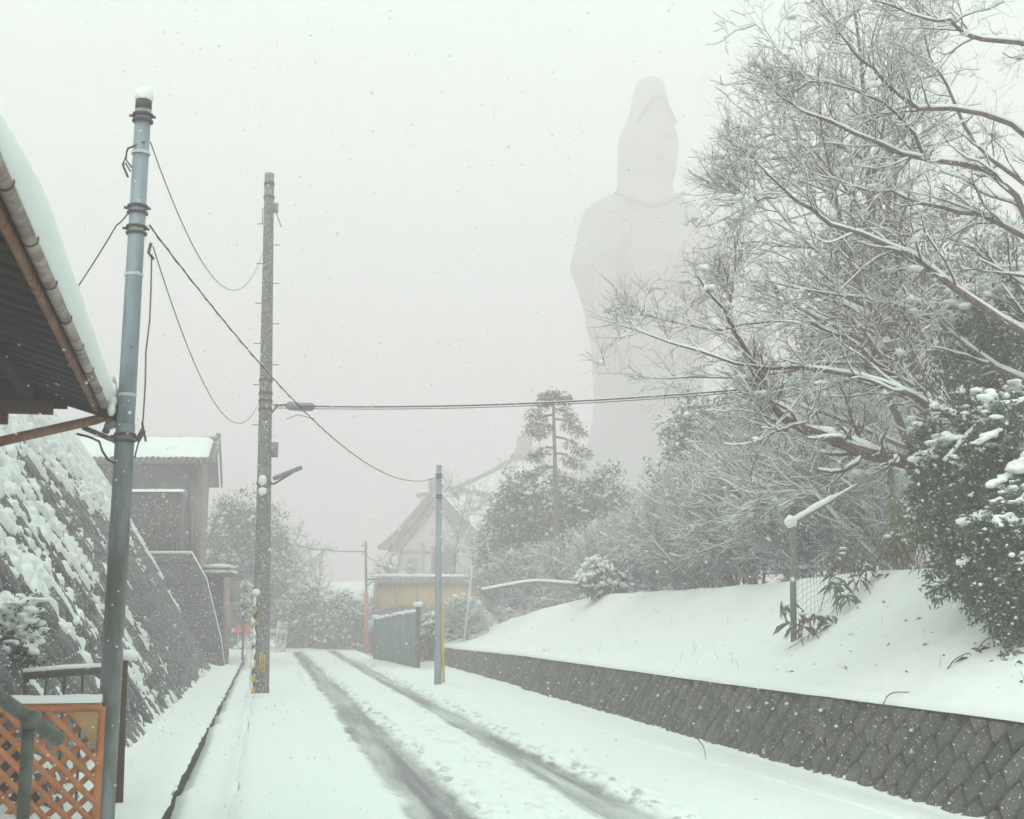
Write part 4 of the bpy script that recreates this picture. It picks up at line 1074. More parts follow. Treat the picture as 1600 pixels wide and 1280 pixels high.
# low shed roof at the street end
fs = thing('far_house', 'low snow-covered roof of a house just visible beyond the street end', 'house', P(545, 1000, 66) * [1, 1, 0])
d = 66; a, b = P(505, 940, d), P(578, 940, d)
mb = MB(); V = [a * [1, 1, 0], b * [1, 1, 0], b, a]; V = [np.array(v) for v in V]; V += [v + FW * 5 for v in V]; mb.add(V, [(0, 1, 2, 3), (1, 5, 6, 2), (4, 7, 6, 5), (0, 3, 7, 4)]); mb.build('wall', 'house_wall', fs)
e0, e1 = P(500, 940, d) - FW * .5, P(582, 940, d) - FW * .5; r0, r1 = e0 + FW * 3.2 + [0, 0, .9], e1 + FW * 3.2 + [0, 0, .9]
mb = MB(); V = [e0, e1, r1, r0, e0 + FW * 6.4, e1 + FW * 6.4]; V = [np.array(v) for v in V] + [np.array(v) + [0, 0, .2] for v in V]
mb.add(V, [(0, 1, 2, 3), (3, 2, 5, 4), (6, 9, 8, 7), (9, 10, 11, 8), (0, 6, 7, 1), (1, 7, 8, 2), (2, 8, 11, 5), (0, 3, 9, 6), (3, 4, 10, 9)]); mb.build('roof', 'snow_smooth', fs)

# ------------------------------------------------------------------ tree growing
def smooth_line(pts, K):
    pts = np.asarray(pts, float)
    e = np.concatenate([[2 * pts[0] - pts[1]], pts, [2 * pts[-1] - pts[-2]]])
    n = len(pts) - 1; out = []
    for u in np.linspace(0, n - 1e-6, K):
        i = int(u); f = u - i; a, b, c, d = e[i], e[i + 1], e[i + 2], e[i + 3]
        out.append(.5 * ((2 * b) + (c - a) * f + (2 * a - 5 * b + 4 * c - d) * f * f + (3 * b - a - 3 * c + d) * f ** 3))
    return np.array(out)
def grow(Pn, Rn, n, t0, t1, Lm, ang, up, wander, rr, K, rg, rmin=.002, pull=None, tip=.6):
    Mn, Kp, _ = Pn.shape
    idx = np.repeat(np.arange(Mn), n); m = len(idx)
    t = rg.uniform(t0, t1, m); f = t * (Kp - 1); i = np.minimum(f.astype(int), Kp - 2); w = (f - i)[:, None]
    pos = Pn[idx, i] * (1 - w) + Pn[idx, i + 1] * w
    tan = norm(Pn[idx, i + 1] - Pn[idx, i])
    rad = Rn[idx, i] * (1 - w[:, 0]) + Rn[idx, i + 1] * w[:, 0]
    perp = norm(np.cross(tan, rg.standard_normal((m, 3))))
    a = np.radians(rg.uniform(ang[0], ang[1], m))[:, None]
    d = norm(np.cos(a) * tan + np.sin(a) * perp + np.array([0, 0, up]))
    if pull is not None: d = norm(d + np.asarray(pull))
    L = Lm * rg.uniform(.5, 1.25, m) * (1.15 - tip * t)
    pts = [pos]
    for k in range(K - 1):
        d = norm(d + wander * rg.standard_normal((m, 3)) + np.array([0, 0, up * .25]))
        pts.append(pts[-1] + d * (L / (K - 1))[:, None])
    Pc = np.stack(pts, 1)
    r0 = np.maximum(np.minimum(rad * rr, rad * .9), rmin)
    Rc = np.maximum(r0[:, None] * np.linspace(1, .35, K)[None], rmin * .6)
    return Pc, Rc
def snow_tubes(Pn, Rn, base, rel, rg, n=4, thr=.25):
    T = norm(np.gradient(Pn, axis=1)); hor = np.sqrt(np.clip(1 - T[..., 2] ** 2, 0, 1))
    nz = rg.random(Pn.shape[:2]); nz = (nz + np.roll(nz, 1, 1)) / 2
    sr = (base + rel * Rn) * sstep(.25, .8, hor) * sstep(thr, thr + .35, nz) * (.6 + .8 * nz)
    Q = Pn.copy(); Q[..., 2] += Rn * .55 + sr * .75
    return tube_batch(Q, np.maximum(sr, .0004), n, .95)
def crown_parts(root, batches, mat_b, mat_s, snow_spec, rg, trunk_n=1, lumps=0, lump_size=.07, name_b='branch'):
    """batches: [(P,R)...] from thick to thin; first trunk_n go into the trunk part"""
    tr_, br_, sn_ = MB(), MB(), MB()
    for k, (p, r) in enumerate(batches):
        nside = 8 if k == 0 else (5 if k == 1 else (4 if k == 2 else 3))
        V, Q = tube_batch(p, r, nside)
        (tr_ if k < trunk_n else br_).add(V, Q)
        b, rel = snow_spec[min(k, len(snow_spec) - 1)]
        if b > 0:
            V, Q = snow_tubes(p, r, b, rel, rg, 6 if k == 0 else (5 if k == 1 else 3), .02 if k < 2 else .15); sn_.add(V, Q)
    if lumps:
        p = np.concatenate([b[0].reshape(-1, 3) for b in batches[1:3]]); c = p[rg.integers(0, len(p), lumps)]
        c = np.repeat(c, 3, 0) + rg.standard_normal((lumps * 3, 3)) * lump_size * np.array([.8, .8, .25])
        s = rg.uniform(.3, 1.1, (lumps * 3, 1)) * lump_size * rg.uniform(.6, 1.7, (lumps * 3, 3)) * np.array([1, 1, .55])
        V, T = blobs(c + [0, 0, lump_size * .3], s, ICO1, .2, rg); sn_.add(V, None, T)
    tr_.build('trunk', mat_b, root, True)
    br_.build(name_b, mat_b, root, True)
    if sn_.n: sn_.build('branch_snow', mat_s, root, True)['kind'] = 'stuff'

# the large bare tree at the right; limbs traced in three dimensions
def limb(pts, r0, r1, K=16):
    p = smooth_line([P(*q) for q in pts], K)
    p[1:-1] += rng.standard_normal((K - 2, 3)) * .015
    k = 1.0 if r0 > .07 else .66
    t = np.linspace(0, 1, K); r1 = min(r1, .02) * .5
    return p, (r1 + (r0 - r1) * (1 - t) ** 1.15) * k
limbs = [
    ([(1760, 1010, 13.6), (1720, 820, 13.4), (1682, 620, 13.3), (1662, 420, 13.2), (1667, 260, 13.1), (1658, 90, 13.0), (1670, -80, 13.0)], .13, .05),
    ([(1440, 722, 12.6), (1385, 716, 12.5), (1320, 697, 12.4), (1240, 664, 12.3), (1208, 630, 12.3), (1172, 555, 12.2), (1130, 490, 12.1), (1088, 428, 12.0)], .08, .016),
    ([(1675, 700, 13.0), (1520, 662, 12.7), (1440, 628, 12.5), (1350, 592, 12.3), (1270, 577, 12.2), (1180, 572, 12.0), (1080, 545, 11.8), (1000, 520, 11.7), (920, 494, 11.6)], .06, .006),
    ([(1500, 660, 13.2), (1430, 610, 13.4), (1380, 580, 13.5), (1300, 570, 13.6), (1190, 588, 13.7), (1060, 590, 13.9), (925, 583, 14)], .05, .005),
    ([(1660, 470, 13.2), (1567, 283, 13.0), (1454, 253, 12.8), (1356, 218, 12.6), (1262, 175, 12.4), (1220, 150, 12.3), (1186, 112, 12.2)], .06, .007),
    ([(1670, 560, 13.3), (1510, 465, 13.3), (1450, 420, 13.2), (1395, 387, 13.1), (1307, 354, 12.8), (1262, 325, 12.7), (1223, 292, 12.6), (1184, 257, 12.5), (1160, 242, 12.4), (1135, 215, 12.3)], .065, .006),
    ([(1665, 400, 13.2), (1548, 344, 13.3), (1475, 325, 13.5), (1405, 305, 13.7), (1350, 296, 13.8), (1288, 276, 13.9), (1250, 262, 14)], .05, .007),
    ([(1667, 260, 13.1), (1558, 188, 13.0), (1437, 169, 12.7), (1372, 120, 12.5), (1330, 75, 12.4), (1301, 29, 12.3), (1280, -10, 12.2)], .05, .01),
    ([(1662, 150, 13.0), (1670, 81, 12.5), (1535, 65, 12.0), (1486, 36, 11.8), (1447, 28, 11.6), (1379, 6, 11.4), (1340, -20, 11.3)], .05, .01),
    ([(1658, 330, 13.2), (1530, 230, 13.8), (1470, 120, 14.2), (1440, 40, 14.4), (1420, -40, 14.5)], .045, .01),
    ([(1665, 520, 13.3), (1560, 420, 14.0), (1500, 380, 14.6), (1420, 365, 15), (1340, 375, 15.2), (1240, 372, 15.4)], .05, .006),
    ([(1670, 640, 13.4), (1540, 560, 14), (1460, 500, 14.4), (1370, 470, 14.6), (1280, 460, 14.8), (1180, 440, 15), (1100, 452, 15)], .05, .006),
    ([(1213, 307, 12.55), (1180, 309, 12.5), (1160, 304, 12.4), (1125, 292, 12.3)], .014, .005),
    ([(1172, 560, 12.2), (1140, 500, 12.4), (1146, 440, 12.4), (1147, 370, 12.4)], .02, .012),
    ([(1240, 664, 12.3), (1218, 672, 12.2), (1206, 650, 12.2), (1195, 625, 12.1), (1150, 605, 12.0)], .035, .008),
    ([(1450, 252, 12.8), (1400, 180, 12.6), (1330, 140, 12.5), (1262, 130, 12.4), (1215, 170, 12.3)], .03, .006),
    ([(1390, 580, 13.5), (1320, 530, 13.3), (1230, 500, 13.1), (1130, 515, 13.0), (1040, 500, 13), (985, 470, 13)], .03, .005),
    ([(1420, 305, 13.6), (1400, 400, 13.4), (1415, 480, 13.3), (1400, 560, 13.2)], .02, .01),
]
LB = [limb(*l) for l in limbs]
Pn = np.stack([l[0] for l in LB]); Rn = np.stack([l[1] for l in LB])
rg = np.random.default_rng(11)
left = -RT * .08
l1 = grow(Pn[1:], Rn[1:], 24, .1, .97, .8, (25, 70), .14, .17, .42, 9, rg, .0034, left, .92)
l1b = grow(Pn[:1], Rn[:1], 36, .35, 1, 1.1, (40, 80), .12, .14, .3, 9, rg, .004, left)
L1 = (np.concatenate([l1[0], l1b[0]]), np.concatenate([l1[1], l1b[1]]))
L2 = grow(*L1, 5, .1, 1, .46, (20, 55), .1, .2, .5, 6, rg, .0024, left * .3)
L3 = grow(*L2, 4, .1, .95, .3, (25, 70), .06, .25, .6, 4, rg, .0017)
root = thing('bare_tree', 'large bare snow-laden tree spreading its branches from the right edge', 'tree', P(1690, 1010, 13.6) * [1, 1, 0] + [0, 0, 1.5])
crown_parts(root, [(Pn, Rn), L1, L2, L3], 'bark', 'snow', [(.002, .9), (.006, 1.0), (.004, .8), (0, 0)], rg, 1, 110, .04, 'crown')

# second bare tree behind it, against the sky
def bare_tree(label, base, height, seed, spread=.5, lean=(0, 0, 0), n0=9, n1=9, n2=6, n3=4, r0=.09, snow=1.0, mat_b='bark_far', L=(.55, .3, .14), lumps=60, lump=.08, name='bare_tree', group=None, stems=1, rmin=.004):
    rg = np.random.default_rng(seed)
    root = thing(name, label, 'tree' if name.endswith('tree') else 'shrub', base, group)
    T = []; Rr = []
    for s in range(stems):
        d = norm(np.array([rg.normal(0, spread if stems > 1 else .12), rg.normal(0, spread if stems > 1 else .12), 1.]) + np.asarray(lean))
        pts = [np.array(base) - [0, 0, .15]]
        h = height * (rg.uniform(.75, 1.0) if stems > 1 else 1)
        for k in range(9):
            d = norm(d + rg.standard_normal(3) * .09 + np.array([0, 0, .05]) + np.asarray(lean) * .06); pts.append(pts[-1] + d * h / 9)
        T.append(pts); Rr.append(np.linspace(r0, r0 * .15, 10))
    Pn = np.array(T); Rn = np.array(Rr)
    a1 = grow(Pn, Rn, n0, .2, 1, height * L[0], (35, 75), .22, .12, .55, 7, rg, rmin * 1.6, np.asarray(lean) * .6)
    a2 = grow(*a1, n1, .15, 1, height * L[1], (25, 65), .14, .15, .6, 6, rg, rmin * 1.2, np.asarray(lean) * .3)
    a3 = grow(*a2, n2, .15, 1, height * L[2], (25, 65), .1, .18, .7, 4, rg, rmin)
    bs = [(Pn, Rn), a1, a2, a3]
    if n3: bs.append(grow(*a3, n3, .2, 1, height * L[2] * .5, (25, 65), .05, .2, .8, 3, rg, rmin * .8))
    crown_parts(root, bs, mat_b, 'snow', [(.02 * snow, .8), (.015 * snow, 1.0), (.012 * snow, .9), (.009 * snow, .8)], rg, 1, lumps, lump, 'crown')
    return root
def gp(px, d, dz=0.0):           # a spot on the bank at photo column px and depth d
    p = P(px, 962, d); p[2] = float(bank_z(p[0], p[1])) - .08 + dz
    return p
bare_tree('bare tree with fine twigs standing behind the large tree at upper right', gp(1590, 17.5), 9.5, 21, n0=26, n1=8, n2=4, n3=3, r0=.12, lean=(-.12, 0, .1), mat_b='bark', L=(.33, .13, .06), snow=.8, rmin=.003, lumps=50, lump=.05)
bare_tree('bare tree with upright twigs above the wire fence at right', gp(1505, 19.5), 8.5, 22, n0=22, n1=7, n2=4, n3=3, r0=.09, lean=(-.15, 0, .05), mat_b='bark', L=(.35, .15, .07), snow=.9, rmin=.003, lumps=50, lump=.05)

# snowy thicket between the bank and the temple: each shrub its own
sh_lean = tuple(-RT * .42)
thicket = [
    # px, depth, height, stems, seed, label
    (1030, 26.0, 1.7, 9, 41, 'snowy arching shrub above the middle of the white bank'),
    (1110, 24.5, 2.1, 9, 42, 'snowy shrub with long left-leaning stems right of the middle of the bank'),
    (1190, 23.0, 2.4, 10, 43, 'tall snowy shrub just left of the first wire fence post'),
    (1265, 22.0, 2.6, 10, 44, 'dense snowy shrub directly behind the first wire fence post'),
    (1340, 21.5, 2.8, 10, 45, 'dense snowy shrub behind the middle of the wire fence'),
    (1420, 21.0, 2.9, 10, 46, 'dense snowy shrub behind the second wire fence post'),
    (1160, 30.0, 3.1, 9, 47, 'taller snow-covered shrub rising behind the thicket, beneath the cable'),
    (1260, 29.0, 3.9, 9, 48, 'taller snow-covered tree-like shrub behind the thick snowy limb'),
    (1360, 28.0, 4.3, 9, 49, 'taller snow-covered tree-like shrub behind the wire fence thicket'),
    (1080, 33.0, 2.7, 9, 50, 'snow-covered shrub standing in front of the statue foot'),
    (985, 32.0, 1.9, 8, 51, 'snow-covered shrub to the right of the dark pine trunk'),
    (1470, 24.0, 4.0, 9, 52, 'snow-covered tree-like shrub behind the evergreens at right'),
    (905, 37.0, 2.0, 8, 53, 'grey snow-dusted shrub at the foot of the tall pine'),
    (840, 42.0, 2.4, 8, 54, 'grey snow-dusted shrub left of the tall pine'),
    (790, 46.0, 2.0, 8, 55, 'grey snow-dusted shrub in front of the temple side wall'),
    (730, 41.0, 1.3, 7, 56, 'low snow-dusted shrub right of the slim pole'),
    (985, 44.0, 3.2, 8, 57, 'faint tall shrub below the left edge of the statue'),
    (1095, 24.0, 1.2, 8, 58, 'low snowy shrub at the crest of the white bank'),
    (1290, 20.2, 1.6, 8, 60, 'low snowy bush behind the left half of the wire mesh'),
]
def copy_tree(o, parent=None):
    c = o.copy(); COL.objects.link(c); c.parent = parent
    for ch in list(o.children): copy_tree(ch, c)
    return c
protos = {}
for k_, (px, d, h, stems, seed, lab) in enumerate(sorted(thicket, key=lambda q: -q[2])):
    if px > 820:
        r_x = P(px, 962, 1.0)[0]; d2 = max(d, 9.5 / r_x); h *= (d2 / d) ** .7; d = d2
    near_ = d < 34
    key = ('near', k_ % 3) if near_ else ('far', 0)
    if key not in protos:       # one of each kind, in its own size; the others are copies with their own label, size and turn
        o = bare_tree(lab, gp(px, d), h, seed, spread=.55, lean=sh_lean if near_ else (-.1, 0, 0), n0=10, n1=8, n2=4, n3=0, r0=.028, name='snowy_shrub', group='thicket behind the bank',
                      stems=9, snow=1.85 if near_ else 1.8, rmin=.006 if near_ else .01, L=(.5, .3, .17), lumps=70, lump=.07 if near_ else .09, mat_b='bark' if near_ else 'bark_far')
        protos[key] = (o, h)
    else:
        o, h0 = protos[key]; o = copy_tree(o); o['label'] = lab
        o.location = tuple(float(a) for a in gp(px, d)); sc_ = h / h0; o.scale = (sc_ * rng.uniform(.9, 1.15), sc_ * rng.uniform(.9, 1.15), sc_)
        o.rotation_euler = (0, 0, rng.uniform(-.6, .6))

# ------------------------------------------------------------------ evergreens
def evergreen(name, label, base, c, rad, seed, n_cl, per, leaf, leafw, mat_l='leaf', snow_n=60, snow_s=.1, cat='shrub', trunk_r=.05, group=None, cl_r=.16, down=.15, dark=None):
    """trunk and limbs to leaf clumps spread through an uneven ellipsoid, snow pads on some clumps"""
    rg = np.random.default_rng(seed); c = np.asarray(c, float); rad = np.asarray(rad, float)
    root = thing(name, label, cat, base, group)
    u = norm(rg.standard_normal((n_cl, 3))); rr_ = rg.random((n_cl, 1)) ** .42
    u = u * rr_ * (1 + .28 * (rg.random((n_cl, 1)) - .5))
    C = c + u * rad; C[:, 2] += .12 * rad[2] * np.sin(u[:, 0] * 5 + seed)
    tk = MB(); mid_ = np.array([c[0], c[1], c[2] + rad[2] * .4])
    base = np.asarray(base, float)
    tk.tube(smooth_line([base - [0, 0, .2], (base * .6 + mid_ * .4) + rg.standard_normal(3) * .05, mid_], 9), np.linspace(trunk_r, trunk_r * .35, 9), 8)
    k = min(n_cl, 90); ax = base + (mid_ - base) * rg.uniform(.25, 1, (k, 1)); e = C[:k]
    m_ = (ax + e) / 2 + [0, 0, .04]
    V, Q = tube_batch(np.stack([ax, m_, e], 1), np.tile(np.array([trunk_r * .3, trunk_r * .2, trunk_r * .1]), (k, 1)), 4); tk.add(V, Q)
    tk.build('trunk', 'bark', root, True)
    m = n_cl * per
    cc = np.repeat(C, per, 0); dd = norm(rg.standard_normal((m, 3)) + [0, 0, -down]); pos = cc + dd * cl_r * rg.random((m, 1)) ** .5 * rg.uniform(.4, 1.3, (m, 1))
    V, T = leaves(pos, dd + .5 * rg.standard_normal((m, 3)), leaf * rg.uniform(.6, 1.25, m), leafw * rg.uniform(.7, 1.2, m), rg)
    mb = MB(); mb.add(V, None, T); mb.build('crown', mat_l, root)['kind'] = 'stuff'
    if snow_n:
        # snow rests on upper sides of clumps: choose by height and outward position
        sc_ = (u[:, 2] + .35 * rg.standard_normal(n_cl)); idx = np.argsort(-sc_)[:snow_n]
        per_b = 9 if snow_s < .075 else 6
        B = np.repeat(C[idx], per_b, 0) + rg.standard_normal((len(idx) * per_b, 3)) * np.array([cl_r * .55, cl_r * .55, cl_r * .3]) + [0, 0, cl_r * .5]
        S = snow_s * rg.uniform(.3, .95, (len(B), 1)) * rg.uniform(.6, 1.5, (len(B), 3)) * np.array([1, 1, .75])
        kn = 5 if snow_s < .075 else 3; k2 = n_cl * kn; B2 = np.repeat(C, kn, 0) + rg.standard_normal((k2, 3)) * cl_r * .75; S2 = snow_s * rg.uniform(.1, .38, (k2, 1)) * rg.uniform(.6, 1.5, (k2, 3)) * np.array([1, 1, .6])
        V2, T2 = blobs(B2, S2, OCT, .2, rg)
        if snow_s < .075:
            S = S * np.array([1.15, 1.15, .62]); V, T = blobs(B, S, ICO1, .06, rg); mb = MB(); mb.add(V, None, T); o_ = mb.build('snow_pad', 'snow', root, True); o_['kind'] = 'stuff'
            rm = o_.modifiers.new('merge', 'REMESH'); rm.mode = 'VOXEL'; rm.voxel_size = .013; rm.use_smooth_shade = True
            sm_ = o_.modifiers.new('soften', 'SMOOTH'); sm_.iterations = 4; sm_.factor = .5
            mb = MB()
        else:
            V, T = blobs(B, S, OCT, .16, rg); mb = MB(); mb.add(V, None, T)
        mb.add(V2, None, T2); mb.build('crown_snow', 'snow', root, True)['kind'] = 'stuff'
    return root
def ev(name, label, px, d, ytop, ybot, halfpx, seed, n_cl, per, leaf, leafw, **k):
    base = gp(px, d) if k.pop('bank', True) else P(px, 1000, d) * [1, 1, 0]
    zt, zb = P(px, ytop, d)[2], P(px, ybot, d)[2]; hw = halfpx * d / F
    c = P(px, 962, d); c[2] = (zt + zb) / 2
    return evergreen(name, label, base, c, (hw, hw, (zt - zb) / 2), seed, n_cl, per, leaf, leafw, **k)
ev('camellia_shrub', 'glossy dark green evergreen shrub with snow pads at the right edge', 1565, 12.2, 600, 1000, 120, 61, 430, 60, .065, .028, snow_n=55, snow_s=.06, cl_r=.12)
ev('camellia_shrub', 'leafy green evergreen shrub reaching under the thick snowy limb', 1500, 13.4, 640, 860, 62, 62, 220, 55, .06, .026, snow_n=36, snow_s=.055, cl_r=.12)
ev('camellia_shrub', 'low drooping evergreen boughs hanging over the bank at the right edge', 1590, 11.2, 780, 1010, 75, 63, 190, 60, .06, .027, snow_n=18, snow_s=.05, cl_r=.11)
ev('camellia_shrub', 'evergreen shrub among bare branches above the thick limb at right edge', 1570, 14.5, 430, 680, 95, 64, 220, 45, .065, .028, snow_n=50, snow_s=.07, cl_r=.14)
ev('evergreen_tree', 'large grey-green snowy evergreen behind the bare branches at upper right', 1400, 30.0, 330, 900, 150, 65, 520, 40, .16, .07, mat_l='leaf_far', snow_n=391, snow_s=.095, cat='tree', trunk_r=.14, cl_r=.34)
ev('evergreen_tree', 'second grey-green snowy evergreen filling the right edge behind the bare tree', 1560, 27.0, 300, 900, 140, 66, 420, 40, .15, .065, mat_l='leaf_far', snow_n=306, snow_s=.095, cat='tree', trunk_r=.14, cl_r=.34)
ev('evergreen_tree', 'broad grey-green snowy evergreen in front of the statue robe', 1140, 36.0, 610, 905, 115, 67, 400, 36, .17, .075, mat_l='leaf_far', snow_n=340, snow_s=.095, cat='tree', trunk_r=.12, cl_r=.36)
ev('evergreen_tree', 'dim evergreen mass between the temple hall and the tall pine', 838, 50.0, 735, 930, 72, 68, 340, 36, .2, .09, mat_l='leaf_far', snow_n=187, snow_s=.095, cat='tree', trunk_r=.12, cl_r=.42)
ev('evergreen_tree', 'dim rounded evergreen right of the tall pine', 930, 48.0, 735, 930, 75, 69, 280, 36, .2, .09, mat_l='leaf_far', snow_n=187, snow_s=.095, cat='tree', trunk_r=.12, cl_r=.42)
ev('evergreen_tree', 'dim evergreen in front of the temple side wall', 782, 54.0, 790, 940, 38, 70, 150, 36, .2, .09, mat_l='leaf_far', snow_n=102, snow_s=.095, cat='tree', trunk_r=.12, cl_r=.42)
ev('clipped_shrub', 'dark low shrub between the board fence and the slim pole', 668, 43.0, 965, 1035, 26, 71, 140, 40, .1, .045, mat_l='leaf_far', snow_n=40, snow_s=.1, cl_r=.2)
ev('clipped_shrub', 'dark low shrub at the foot of the white bank right of the slim pole', 722, 44.0, 935, 1015, 34, 72, 150, 40, .1, .045, mat_l='leaf_far', snow_n=40, snow_s=.1, cl_r=.2)
ev('clipped_shrub', 'trimmed snow-capped shrub with a big white cushion above the bank ridge', 945, 31.0, 880, 935, 40, 73, 120, 40, .08, .035, mat_l='leaf_far', snow_n=102, snow_s=.095, cl_r=.18)
cam1 = [o for o in COL.objects if o.name.startswith('camellia_shrub') and o.parent is None][0]
for (x0_, y0_, x1_, y1_, d_, r_) in ((1500, 822, 1535, 800, 11.3, .05), (1588, 735, 1612, 712, 11.2, .07), (1530, 690, 1560, 672, 11.4, .045), (1585, 840, 1610, 815, 11.0, .055), (1545, 760, 1575, 742, 11.2, .045), (1500, 880, 1530, 862, 11.3, .03), (1560, 905, 1590, 893, 11.0, .035)):
    a, b = P(x0_, y0_, d_), P(x1_, y1_, d_ + .15); n_ = 26; t = rng.random((n_, 1)); C = a + (b - a) * t + rng.standard_normal((n_, 3)) * r_ * np.array([.5, .5, .18])
    V, T = blobs(C, r_ * rng.uniform(.35, 1.0, (n_, 1)) * rng.uniform(.8, 1.5, (n_, 3)) * np.array([1, 1, .6]), ICO1, .1)
    mb = MB(); mb.add(V, None, T); o_ = mb.build('snow_pad', 'snow', cam1, True); o_['kind'] = 'stuff'
    rm = o_.modifiers.new('merge', 'REMESH'); rm.mode = 'VOXEL'; rm.voxel_size = .012; rm.use_smooth_shade = True
    sm_ = o_.modifiers.new('soften', 'SMOOTH'); sm_.iterations = 5; sm_.factor = .5
bo = thing('snowy_bough', 'long drooping bough thick with snow in front of the evergreens at right', 'branch', P(1480, 722, 12.0))
pts = smooth_line([P(1476, 724, 11.9), P(1505, 692, 11.9), P(1540, 662, 11.8), P(1565, 640, 11.8), P(1620, 628, 11.8)], 14)
mb = MB(); mb.tube(pts, np.linspace(.012, .03, 14), 6); mb.build('stem', 'bark', bo, True)
mb = MB(); rs = .042 * (.5 + fbm(np.arange(14) * .8, np.zeros(14), 7)) * np.linspace(.55, 1.1, 14); mb.tube(pts + np.stack([rs * 0, rs * 0, rs * .7 + .015], -1), rs, 9); mb.build('snow_ridge', 'snow', bo, True)
# left background
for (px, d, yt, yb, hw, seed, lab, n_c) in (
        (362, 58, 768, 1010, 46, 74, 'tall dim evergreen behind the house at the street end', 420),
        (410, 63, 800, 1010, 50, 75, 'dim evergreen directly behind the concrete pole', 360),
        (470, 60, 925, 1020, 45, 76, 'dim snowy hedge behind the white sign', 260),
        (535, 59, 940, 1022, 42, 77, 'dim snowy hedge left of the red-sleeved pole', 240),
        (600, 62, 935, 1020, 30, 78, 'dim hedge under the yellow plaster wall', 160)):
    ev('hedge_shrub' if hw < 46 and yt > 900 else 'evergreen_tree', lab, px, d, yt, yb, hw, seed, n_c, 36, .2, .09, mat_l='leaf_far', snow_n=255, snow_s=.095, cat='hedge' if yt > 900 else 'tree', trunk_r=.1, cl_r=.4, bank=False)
ev('snow_bush', 'small snow-smothered bush beside the dark stone wall end', 380, 44, 912, 970, 8, 79, 40, 30, .08, .035, mat_l='leaf_far', snow_n=57, snow_s=.095, cl_r=.16, bank=False)
ev('snow_bush', 'snow-smothered dark bush at the left edge above the lattice', 12, 10.7, 935, 1075, 48, 80, 110, 40, .05, .022, mat_l='leaf', snow_n=85, snow_s=.055, cl_r=.1, bank=False, trunk_r=.02)
for px, d, h, seed, lab in ((455, 62, 5.4, 91, 'faint bare tree left of the street end above the white sign'), (520, 66, 4.8, 92, 'faint bare tree above the low far roof'), (590, 60, 4.2, 93, 'small bare tree beside the red-sleeved pole'),
                            (705, 66, 8.4, 94, 'faint bare tree in front of the temple roof'), (760, 70, 8.8, 95, 'faint bare tree left of the pavilion finial')):
    b_ = P(px, 962, d); b_[2] = -.1
    bare_tree(lab, b_, h, seed, n0=12, n1=7, n2=4, n3=0, r0=.1, L=(.45, .2, .1), snow=1.2, rmin=.013, lumps=40, lump=.1)

# tall sparse pine
rg = np.random.default_rng(5)
pb = gp(866, 46); pine = thing('pine_tree', 'tall sparse pine rising left of the statue', 'tree', pb)
ptop = P(864, 612, 46)
tr = smooth_line([pb - [0, 0, .2], pb + (ptop - pb) * .5 + RT * .08, ptop], 12)
mb = MB(); mb.tube(tr, np.linspace(.16, .04, 12), 8); mb.build('trunk', 'bark_far', pine, True)
cl = []
mb = MB()
for (y, s, L_, dr) in ((618, -1, .35, .1), (622, 1, .4, .1), (632, -1, .8, .45), (640, 1, .7, .35), (655, 1, .95, .45), (648, -1, .9, .5), (668, -1, .55, .2), (682, 1, 1.15, .55), (700, -1, .7, .3), (708, 1, .9, .4), (730, -1, .9, .3), (745, 1, 1.0, .3), (770, -1, 1.1, .3), (790, 1, 1.1, .3)):
    a = P(865, y, 46); e = a + RT * s * L_ + FW * rg.uniform(-.5, .5) + [0, 0, -dr]; m_ = (a + e) / 2 + [0, 0, .16]
    mb.tube(smooth_line([a, m_, e], 7), np.linspace(.05, .015, 7), 5)
    for t in (.55, .85, 1.05): cl.append(a + (e - a) * t + [0, 0, .12 * (1 - t) + rg.normal(0, .05)])
mb.build('branch', 'bark_far', pine, True)
cl = np.array(cl + [ptop + [0, 0, -.1], ptop + [0, 0, -.35]]); m = 80
cc = np.repeat(cl, m, 0); dd = norm(rg.standard_normal((len(cc), 3)) * [1, 1, .7]); V, T = leaves(cc + dd * .24 * rg.random((len(cc), 1)) ** .7, dd, .15, .04, rg, .25)
mb = MB(); mb.add(V, None, T); mb.build('needle_crown', 'needle', pine)
k = len(cl); V, T = blobs(cl + [0, 0, .14], np.array([[.16, .16, .06]]) * rg.uniform(.5, 1.1, (k, 1)), ICO1, .15, rg); mb = MB(); mb.add(V, None, T); mb.build('crown_snow', 'snow', pine, True)['kind'] = 'stuff'

# small sticks and a snowy pole in the thicket
mb = MB(); mb.tube([P(738, 884, 40), P(725, 1003, 40)], .03, 6); mb.top('leaning_stake', 'sign_white', 'thin pale stake leaning in the shrubs right of the slim pole', 'stake')
bpole = thing('fallen_pole', 'long horizontal snow-topped pole lying along the shrubs behind the bank', 'pole', P(760, 922, 38))
pts = smooth_line([P(752, 924, 38), P(800, 915, 38), P(840, 910, 38), P(900, 914, 37), P(960, 914, 36), P(1010, 920, 35)], 16)
mb = MB(); mb.tube(pts, .04, 6); mb.build('shaft', 'bark_far', bpole, True); mb = MB(); mb.tube(pts + [0, 0, .06], .05, 6); mb.build('snow_cap', 'snow', bpole, True)

